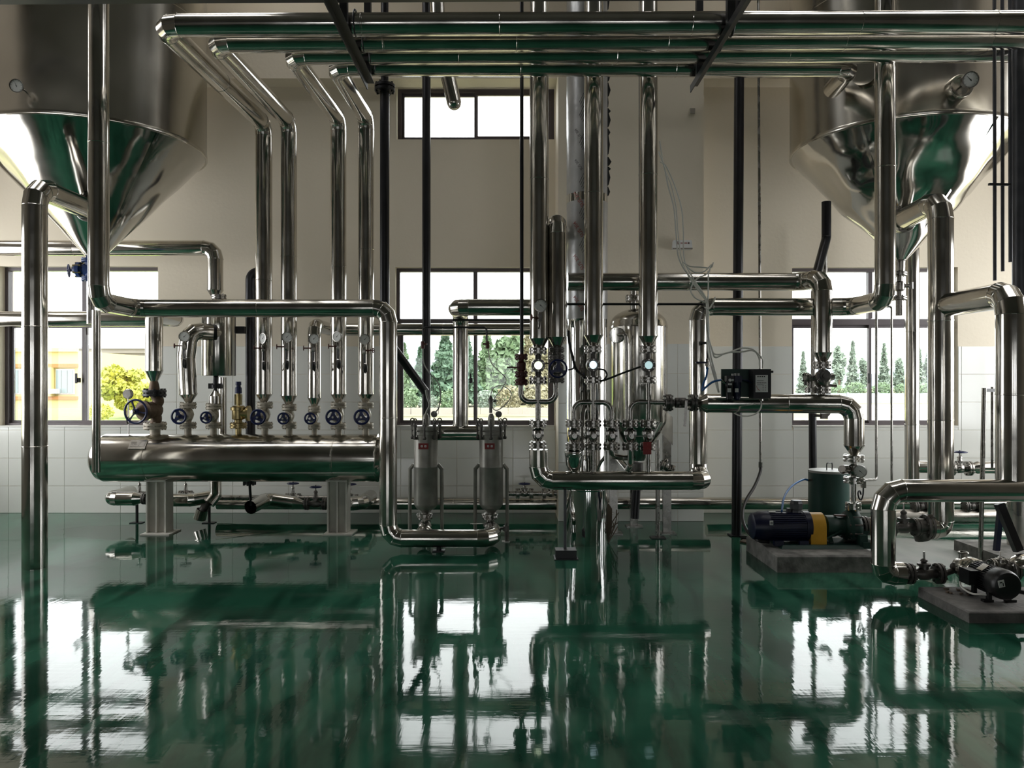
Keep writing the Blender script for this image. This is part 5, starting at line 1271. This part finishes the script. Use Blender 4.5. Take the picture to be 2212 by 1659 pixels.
# ================================================================== VALVE CLUSTER UNDER THE LAGGED DROP
t = T('control_valve', 'cluster of steel control valve and side arm standing on the control-box pipe', 'valve', P(1774, 850, 6.15)); d = 6.15
for yy, R in ((789, 19), (842, 18)):
    mb = MB(); flange_pair(mb, P(1776, yy, d), (0, 0, 1), R*d/F, .018, 8, gap=.014, bolt=.010); t.part('flange', mb, 'steel')
mb = MB(); mb.lathe(P(1776, 852, d), (0, 0, 1), [(0, .03), (.05, .03), (.07, .05), (.10, .065), (.14, .065), (.17, .05), (.19, .03), (.24, .03)], 22); mb.cyl(P(1776, 812, d), P(1778, 812, d-.13), .048, n=20); t.part('valve_body', mb, 'steel')
mb = MB(); mb.lathe(P(1778, 812, d-.13), (0, -1, 0), [(0, .055), (.015, .055), (.018, .035), (.03, .035), (.031, .02), (.04, .018)], 20); t.part('bonnet', mb, 'dark_cast')
mb = MB(); mb.bolts(P(1778, 812, d-.13), (0, -1, 0), .046, 6, .008, .024); t.part('bonnet_bolts', mb, 'steel_bright')
mb = MB(); mb.cyl(P(1776, 818, d), P(1744, 816, d), .024, n=14); mb.cyl(P(1750, 812, d), P(1748, 846, d), .02, n=14); mb.cyl(P(1790, 816, d), P(1800, 813, d), .03, n=14); mb.cyl(P(1790, 832, d), P(1807, 834, d), .012, n=8); t.part('side_arm', mb, 'steel')
for (px, py, ax) in ((1742, 816, (1, 0, 0)), (1750, 843, (0, 0, 1))):
    mb = MB(); flange_pair(mb, P(px, py, d), ax, .042, .013, 4, gap=.008, bolt=.008); t.part('small_flange', mb, 'steel')
mb = MB(); mb.cyl(P(1740, 822, d-.02), P(1740, 833, d-.02), .012, n=8); t.part('drain_plug', mb, 'dark_cast')
t = T('trap_fitting', 'dark small trap pipe in front of the third window sill', 'fitting', P(1775, 897, 7.2)); mb = MB(); mb.cyl(P(1758, 897, 7.28), P(1775, 898, 7.2), .014); mb.sweep(smooth_path([P(1775, 898, 7.2), P(1786, 897, 7.2), P(1792, 889, 7.2), P(1793, 880, 7.2)]), .016, 10); mb.box(P(1780, 899, 7.2), (.06, .04, .05)); t.part('body', mb, 'dark_cast')

# ================================================================== GREEN PUMP
PD = 6.05
xf0, xf1 = 1679, 1892; yb_ = 5.67
t = T('pump_plinth', 'chipped grey concrete plinth under the green pump', 'plinth', (LX(1790, 5.9), 5.95, 0))
X0, X1 = LX(1679, 5.67), LX(1905, 5.67); hpl = LZ(1200, 5.67)
mb = MB(); c = .012
mb.rings([[(X0, 5.67, 0), (X1, 5.67, 0), (X1, 6.42, 0), (X0, 6.42, 0)], [(X0, 5.67, hpl-c), (X1, 5.67, hpl-c), (X1, 6.42, hpl-c), (X0, 6.42, hpl-c)], [(X0+c, 5.67+c, hpl), (X1-c, 5.67+c, hpl), (X1-c, 6.42-c, hpl), (X0+c, 6.42-c, hpl)]]); t.part('block', mb, 'plinth')
t = T('green_pump', 'green pump with navy motor and yellow guard on the chipped plinth', 'pump', (LX(1750, PD), PD, hpl)); yax = LZ(1136, PD)
A = V((1, 0, 0))
mb = MB(); b0, b1 = LX(1672, PD), LX(1872, PD); zb0 = hpl+.002; zt_ = LZ(1170, PD)
mb.prism([(b0, PD-.17, zb0), (b0, PD+.17, zb0), (b0+.02, PD+.14, zt_), (b0+.02, PD-.14, zt_)], (b1-b0-.10, 0, 0)); mb.box((b1-.05, PD, (zb0+hpl+.05)/2), (.10, .32, .05)); mb.box((b1-.09, PD, zb0+.05), (.06, .30, .10)); t.part('base_frame', mb, 'green')
rm = 31.5*PD/F; m0, m1 = LX(1655, PD), LX(1737, PD)
mb = MB(); mb.lathe((m0-.005, PD, yax), A, [(0, rm*.94), (.01, rm*.95), (m1-m0-.01, rm*.95), (m1-m0, rm*.9)], 40)
for i in range(40):
    a = 2*PI*(i+.5)/40; u = V((0, math.cos(a), math.sin(a)))
    if abs(math.sin(a)) > .93: continue
    mb.bar(V((m0+.01, PD, yax))+u*rm*.97, V((m1-.02, PD, yax))+u*rm*.97, .007, rm*.10, up=u)
t.part('motor', mb, 'navy', thr=25)
mb = MB(); mb.lathe((m0+.012, PD, yax), -A, [(0, rm*1.0), (.06, rm*1.0), (.08, rm*.96), (.125, rm*.86), (.135, rm*.7), (.135, .01)], 40); fc = t.part('fan_cowl', mb, 'navy')
mb = MB(); mb.lathe((m1-.015, PD, yax), A, [(0, rm*1.0), (.02, rm*1.02), (.045, rm*1.02), (.05, rm*.6)], 40); t.part('motor_flange', mb, 'navy')
mb = MB(); mb.box((LX(1656, PD), PD-rm*.98, LZ(1124, PD)), (.026, .006, .034)); mb.box((LX(1666, PD), PD-rm*.2, yax+rm*1.0), (.05, .03, .006)); t.part('sticker', mb, 'white', label='small white stickers')
mb = MB()
for i in range(3): mb.box((LX(1656, PD)-.006+i*.006, PD-rm*.98-.0035, LZ(1124, PD)), (.003, .002, .02))
t.part('sticker_print', mb, 'ink')
mb = MB(); tx = LX(1720, PD); mb.lathe((tx, PD, yax+rm*.9), (0, 0, 1), [(0, .045), (.025, .042), (.03, .05), (.075, .05), (.08, .046), (.10, .044)], 8); mb.box((tx-.06, PD, yax+rm+.01), (.03, .03, .03)); t.part('terminal_box', mb, 'grey_pipe')
for fx in (1672, 1725):
    for sg in (-.1, .1): mb = MB(); mb.box((LX(fx, PD), PD+sg, yax-rm*1.0), (.07, .05, .04)); t.part('motor_foot', mb, 'navy')
mb = MB(); g0, g1 = LX(1741, PD), LX(1774, PD); rg = rm*.93; gp = [(g0, PD-rg, LZ(1178, PD)), (g0, PD-rg, yax)]+[(g0, PD-rg*math.cos(a), yax+rg*math.sin(a)) for a in [PI*k/12 for k in range(1, 12)]]+[(g0, PD+rg, yax), (g0, PD+rg, LZ(1178, PD))]
mb.prism(gp, (g1-g0, 0, 0)); t.part('coupling_guard', mb, 'yellow', label='yellow coupling guard')
rc = LX(1783, PD)
mb = MB(); mb.lathe((rc-.035, PD, yax-.0), A, [(0, .06), (.02, .062), (.03, .085), (.10, .085), (.12, .075), (.17, .07), (.19, .11), (.215, .125)], 32); t.part('bearing_housing', mb, 'green')
mb = MB()
for sg in (-1, 1): mb.bar((rc+.02, PD+sg*.03, yax-.08), (rc+.02, PD+sg*.07, zt_-.0), .03, .02)
mb.bar((rc+.10, PD-.06, yax-.02), (rc-.04, PD-.09, yax-.085), .02, .012); t.part('support_leg', mb, 'green')
mb = MB(); mb.box((LX(1812, PD), PD-.02, yax+.088), (.08, .05, .008)); t.part('nameplate', mb, 'maroon')
xv0 = LX(1843, PD); rv_ = 30*PD/F
mb = MB(); mb.lathe((xv0-.045, PD, yax-.01), A, [(0, rv_*.7), (.01, rv_*.95), (.03, rv_*1.03), (.06, rv_*1.03), (.08, rv_*.93), (.095, rv_*.6)], 40); mb.lathe((xv0, PD, yax), (0, 0, 1), [(0, .07), (.09, .055), (LZ(1101, PD)-yax+.0, .034)], 20)
mb.prism([(xv0-.06, PD-.09, yax-.09), (xv0+.05, PD-.09, yax-.09), (xv0+.09, PD-.09, zb0+.12), (xv0-.06, PD-.09, zb0+.12)], (0, .18, 0)); t.part('volute', mb, 'green')
mb = MB(); mb.bolts((xv0-.02, PD, yax-.01), A, rv_*.98, 10, .009, .05); t.part('casing_bolts', mb, 'dark_cast')
mb = MB(); mb.lathe((xv0+.03, PD, yax), A, [(0, .055), (.05, .055)], 20); flange_pair(mb, (LX(1866, PD), PD, yax), A, 21*PD/F, .018, 8, bolt=.009); flange_pair(mb, (LX(1877, PD), PD, yax-.004), A, 19*PD/F, .014, 8, bolt=.009); t.part('suction_flange', mb, 'dark_cast')
mb = MB(); flange_pair(mb, (xv0, PD, LZ(1093, PD)), (0, 0, 1), 16.5*PD/F, .018, 6, gap=.014, bolt=.010); t.part('discharge_flange', mb, 'steel_bright')
# discharge stack
bare_run('bare steel riser from the green pump discharge', [P(1844, 1088, PD), P(1844, 1036, PD)], 5.2*PD/F, 'steel_bright', n=18)
t = T('discharge_valve', 'bright flanged valve stack between green pump and lagged reducer', 'valve', P(1844, 1036, PD))
for yy, R in ((990, 21.5), (1037, 21)):
    mb = MB(); flange_pair(mb, P(1844, yy, PD), (0, 0, 1), R*PD/F, .017, 4, gap=.014, bolt=.014); t.part('flange', mb, 'steel_bright')
mb = MB(); mb.lathe(P(1844, 1038, PD), (0, 0, 1), [(0, .022), (.04, .022), (.05, .038), (.075, .044), (.09, .038), (.12, .038), (.13, .022), (.17, .022)], 18); mb.cyl(P(1844, 1017, PD), P(1822, 1016, PD-.02), .020, n=12); mb.cyl(P(1822, 1016, PD-.02), P(1818, 1013, PD-.04), .03, n=10); mb.box(P(1828, 1012, PD), (.03, .04, .05)); t.part('valve_body', mb, 'steel')
gauge(P(1858, 1018, PD-.06), (-.45, -1, 0), .048, 'pressure gauge with white dial on the green pump discharge', stem=[P(1864, 1031, PD-.03), P(1865, 1052, PD-.03)], depth=.85, case='steel_bright')
t = T('gauge_siphon', 'dark siphon loop and cock below the discharge gauge', 'siphon', P(1864, 1050, PD-.03)); mb = MB(); mb.box(P(1865, 1046, PD-.03), (.03, .03, .055)); mb.cyl(P(1849, 1042, PD-.02), P(1865, 1043, PD-.03), .010); t.part('cock_body', mb, 'steel'); mb = MB(); mb.sweep(smooth_path([P(1865, 1053, PD-.03), P(1864, 1070, PD-.03), P(1860, 1080, PD-.03), P(1855, 1075, PD-.05), P(1853.5, 1065, PD-.05), P(1857, 1060, PD-.02), P(1860, 1068, PD)]), .006, 8); t.part('siphon', mb, 'black')
# green drum
xd_, dd = LX(1790, 6.75), 6.75; rd = 41.5*6.75/F; ztp = LZ(1015, 6.75)
t = T('green_drum', 'dark green steel drum with lid handle behind the green pump', 'drum', (xd_, dd, 0))
mb = MB(); mb.lathe((xd_, dd, 0), (0, 0, 1), [(0, rd*.98), (.01, rd), (ztp-.02, rd)], 48); t.part('body', mb, 'drum_green'); mb = MB(); mb.lathe((xd_, dd, ztp-.02), (0, 0, 1), [(0, rd*1.012), (.016, rd*1.012), (.02, rd*.98), (.022, rd*.5)], 48); ld = t.part('lid', mb, 'pale')
mb = MB(); hx = xd_+.005; mb.sweep(smooth_path([(hx-.03, dd-.02, ztp), (hx-.03, dd-.02, ztp+.05), (hx-.022, dd-.02, ztp+.062), (hx+.022, dd+.01, ztp+.062), (hx+.03, dd+.01, ztp+.05), (hx+.03, dd+.01, ztp)], 4), .005, 8); t.part('handle', mb, 'black', ld)
mb = MB(); mb.cyl((xd_-rd, dd-.05, LZ(1037, 6.7)), (xd_-rd-.035, dd-.06, LZ(1037, 6.7)), .011, n=10); t.part('hose_fitting', mb, 'dark_cast')
hose('air_hose', 'blue hose arching from the green drum to the navy motor', 'hose', [P(1746, 1037, 6.7), P(1735, 1036, 6.66), P(1714, 1047, 6.5), P(1700, 1062, 6.35), P(1692, 1080, 6.2), P(1689, 1104, PD)], .0085, 'hose_blue')
t = T('cable_hose', 'thick black hose hanging from the conduit and curling under the navy motor', 'hose', P(1643, 1000, 7.0)); mb = MB(); mb.sweep(smooth_path([P(1643, 1004, 7.0), P(1642, 1020, 6.97), P(1630, 1050, 6.8), P(1612, 1080, 6.6), P(1604, 1105, 6.45), P(1606, 1130, 6.3), P(1618, 1152, 6.15), P(1640, 1168, 6.0), P(1660, 1171, PD-.02)], 8), .014, 10); t.part('hose', mb, 'rubber'); mb = MB(); mb.cyl(P(1643, 998, 7.0), P(1643, 1010, 7.0), .019, n=10); t.part('fitting', mb, 'steel')
hose('floor_cable', 'short black cable lying on the floor beside the black column', 'cable', [V((LX(1597, 6.95), 6.9, .012)), V((LX(1612, 6.9), 6.85, .012)), V((LX(1625, 6.8), 6.7, .012))], .011, 'rubber')
mb = MB(); mb.prism([(LX(1598, 6.75), 6.75, .002), (LX(1612, 6.7), 6.68, .002), (LX(1618, 6.8), 6.78, .002), (LX(1606, 6.83), 6.83, .002)], (0, 0, .012)); solo('rubble_flake', 'dark crust flake on the floor near the black column', 'debris', mb, 'rubbish', (LX(1607, 6.77), 6.77, .002))
# suction side
gate_valve_h('flanged_valve', 'dark flanged suction valve right of the arched lagged pipe', P(1952, 1139, 6.05), .074, .10, 0, .17, 'dark_cast', nb=8)
mb = MB(); flange_pair(mb, V((LX(2003, 6.05), 6.05, zL2)), A, .098, .022, 8); mb.cyl(P(1972, 1139, 6.05), P(2003, 1138, 6.05), .07, n=22); mb.cyl(P(1878, 1136, 6.05), P(1928, 1138, 6.05), .05, n=18); solo('suction_spool', 'dark pump suction spool with wide flange at the lagged elbow', 'pipe', mb, 'dark_cast', P(2000, 1138, 6.05))
mb = MB(); mb.lathe(P(1990, 1150, 6.05), V((.25, 0, -1)), [(0, .06), (.06, .06), (.065, .04), (.07, .02)], 12); solo('strainer_plug', 'dark strainer plug hanging under the suction spool', 'fitting', mb, 'dark_cast', P(1990, 1150, 6.05))
# blue-wheel valve by the right wall
gate_valve_h('gate_valve', 'steel valve with blue wheel on the wall pipe beside the third window', P(2073, 1012, 7.7), .075, .09, .072, .165, 'steel')
clad_run('lagged wall pipe tapering into the blue-wheel valve right of the third window', [P(2310, 1010, 7.7), P(2112, 1010, 7.7)], .062, cone=(.03, .08), seam=.8)
clad_run('short lagged wall pipe between the wall riser and the blue-wheel valve', [P(1970, 1008, 7.72), P(2020, 1009, 7.72), P(2046, 1011, 7.7)], .062, seam=.8)
for px, lab in ((1990, 'first'), (2100, 'second')):
    gate_valve_h('gate_valve', 'dark low valve half hidden under the arched pipe, %s from the left' % lab, P(px, 1094, 7.3), .06, .06, 0, .08, 'dark_cast', group='dark low valves')

# ================================================================== SMALL BLACK PUMP
t = T('pump_plinth', 'dark concrete slab under the small black pump', 'plinth', (3.1, 4.75, 0)); X0 = 2.675
mb = MB(); h = .066; c = .008
mb.rings([[(X0, 4.47, 0), (4.3, 4.47, 0), (4.3, 5.03, 0), (X0, 5.03, 0)], [(X0, 4.47, h-c), (4.3, 4.47, h-c), (4.3, 5.03, h-c), (X0, 5.03, h-c)], [(X0+c, 4.47+c, h), (4.3, 4.47+c, h), (4.3, 5.03-c, h), (X0+c, 5.03-c, h)]]); t.part('block', mb, 'concrete')
random.seed(5); mb = MB()
for i in range(16):
    q = V((X0+.10+random.uniform(0, .16), 4.86+random.uniform(-.06, .10), h+.008)); mb.ball(q, random.uniform(.006, .016), 6, (1, 1, .7))
solo('rubble', 'dark crumbs of mortar on the slab left of the small pump', 'rubble', mb, 'rubbish', (X0+.18, 4.88, h), kind='stuff')
t = T('black_pump', 'small black finned motor pump on the dark slab, stainless head', 'pump', (2.98, 4.6, h)); xm, zm, rm2 = 2.982, .185, .090; B = V((0, 1, 0))
mb = MB(); mb.lathe((xm, 4.66, zm), B, [(0, rm2*.86), (.22, rm2*.86)], 40)
for i in range(36):
    a = 2*PI*(i+.5)/36; u = V((math.cos(a), 0, math.sin(a))); mb.bar(V((xm, 4.665, zm))+u*rm2*.90, V((xm, 4.875, zm))+u*rm2*.90, .0045, rm2*.16, up=u)
t.part('motor', mb, 'motor_black', thr=25)
mb = MB(); mb.lathe((xm, 4.69, zm), -B, [(0, rm2*1.0), (.06, rm2*1.02), (.085, rm2*.98), (.10, rm2*.88), (.104, rm2*.7), (.104, .01)], 40); fc = t.part('fan_cowl', mb, 'motor_black')
mb = MB(); q = V((xm-.045, 4.583, zm+.016)); mb.box(q, (.036, .004, .042), Matrix.Rotation(-.2, 3, 'Y')); st = t.part('sticker', mb, 'white', fc, label='white sticker')
mb = MB(); mb.box(q+V((-.004, -.003, .008)), (.014, .001, .008), Matrix.Rotation(-.2, 3, 'Y')); mb.box(q+V((.009, -.003, -.004)), (.006, .001, .018), Matrix.Rotation(-.2, 3, 'Y')); t.part('sticker_print', mb, 'ink', fc)
mb = MB(); mb.box((xm-.048, 4.76, zm+.074), (.055, .06, .004), Matrix.Rotation(-.65, 3, 'Y')); t.part('name_plate', mb, 'clad_dull')
mb = MB(); mb.box((xm-.105, 4.80, zm+.01), (.06, .10, .085)); tb_ = t.part('terminal_box', mb, 'motor_black'); mb = MB(); mb.box((xm-.138, 4.80, zm+.01), (.008, .108, .093)); t.part('box_lid', mb, 'motor_black', tb_)
mb = MB(); mb.torus((xm, 4.78, zm+rm2+.012), (0, 1, 0), .013, .005, 16, 6); t.part('lifting_eye', mb, 'dark_cast')
for yy in (4.68, 4.83):
    for sg in (-1, 1): mb = MB(); mb.box((xm+sg*.07, yy, h+.008), (.06, .035, .014)); mb.box((xm+sg*.06, yy, zm-.075), (.02, .03, .08)); t.part('foot', mb, 'motor_black')
mb = MB(); mb.lathe((xm, 4.885, zm), B, [(0, rm2*.9), (.012, rm2*.98), (.10, rm2*.98), (.105, rm2*.8)], 40); t.part('stainless_collar', mb, 'clad')
mb = MB(); mb.lathe((xm, 4.985, zm), B, [(0, .05), (.02, .055), (.025, .07), (.055, .07), (.06, .06), (.10, .06), (.115, .05)], 32); t.part('pump_head', mb, 'steel')
mb = MB(); mb.cyl((xm, 5.05, zm+.01), (xm, 5.05, zm+.10), .026, n=16); mb.torus((xm, 5.05, zm+.10), (0, 0, 1), .028, .007, 18, 6); t.part('outlet_port', mb, 'steel')
zi = zk2
mb = MB(); mb.cyl((LX(2040, 5.05), 5.05, zi), (xm, 5.05, zm+.005), .02, n=16); mb.ball((xm-.05, 5.05, zm+.005), .034, 12); t.part('inlet_pipe', mb, 'dark_cast')
hose('motor_cable', 'pale cable drooping round the small pump terminal box', 'cable', [V((xm-.12, 4.87, zm-.02)), V((xm-.15, 4.82, zm-.06)), V((xm-.13, 4.74, zm-.085)), V((xm-.08, 4.70, zm-.08)), V((xm-.04, 4.68, zm-.085))], .006, 'hose_white')
hose('power_cable', 'stiff black cable leaving the small pump to the right', 'cable', [V((xm+.07, 4.62, zm-.035)), V((xm+.14, 4.6, zm-.045)), V((xm+.30, 4.58, zm-.05)), V((xm+.6, 4.56, h+.012))], .014, 'rubber')
gate_valve_h('flanged_valve', 'dark flanged ball valve between the arched pipe and the small black pump', V((LX(1996, 5.05), 5.05, zi)), .068, .098, 0, .125, 'dark_cast', nb=8)
mb = MB(); mb.cyl(V((LX(1948, 5.05), 5.05, zi)), V((LX(1966, 5.05), 5.05, zi)), .055, n=22); solo('pipe_collar', 'grey pipe collar at the foot of the arched pipe', 'pipe', mb, 'steel', V((LX(1957, 5.05), 5.05, zi)))
# further pump at the right edge
t = T('pump_plinth', 'weathered concrete block at the right edge behind the small pump', 'plinth', P(2190, 1220, 5.9)); mb = MB(); X0 = LX(2141, 5.95); hp = LZ(1172, 6.3)
mb.rings([[(X0, 5.75, 0), (4.6, 5.75, 0), (4.6, 6.45, 0), (X0, 6.45, 0)], [(X0, 5.75, hp*.93), (4.6, 5.75, hp*.93), (4.6, 6.45, hp*.93), (X0, 6.45, hp*.93)], [(X0+.02, 5.77, hp), (4.6, 5.77, hp), (4.6, 6.43, hp), (X0+.02, 6.43, hp)]]); t.part('block', mb, 'plinth')
t = T('clad_fitting', 'bright lagged dome with dark flange at the right edge beside the small pump', 'fitting', P(2205, 1222, 5.3)); mb = MB(); mb.ball(P(2212, 1220, 5.3), .085, 22, (1.2, 1, .9)); t.part('dome', mb, 'clad'); mb = MB(); flange_pair(mb, P(2190, 1232, 5.3), (1, 0, .0), .07, .018, 8); mb.cyl(P(2190, 1232, 5.3), P(2172, 1228, 5.3), .03); t.part('flange', mb, 'dark_cast')
gate_valve_h('ball_valve', 'small steel ball valve behind the black motor lifting eye', P(2160, 1222, 5.35), .05, .05, 0, .08, 'steel', nb=4)
for pts, r, m, lab in (([P(2158, 1088, 5.45), P(2200, 1190, 5.4)], .026, 'black_pipe', 'stout black slanting strut near the right edge'), ([P(2162, 1090, 6.0), P(2152, 1192, 6.0)], .018, 'navy', 'dark blue slanting strut behind the black strut')):
    mb = MB(); mb.bar(pts[0], pts[1], r*2, r*2, up=(0, 1, 0)); solo('strut', lab, 'strut', mb, m, pts[1])
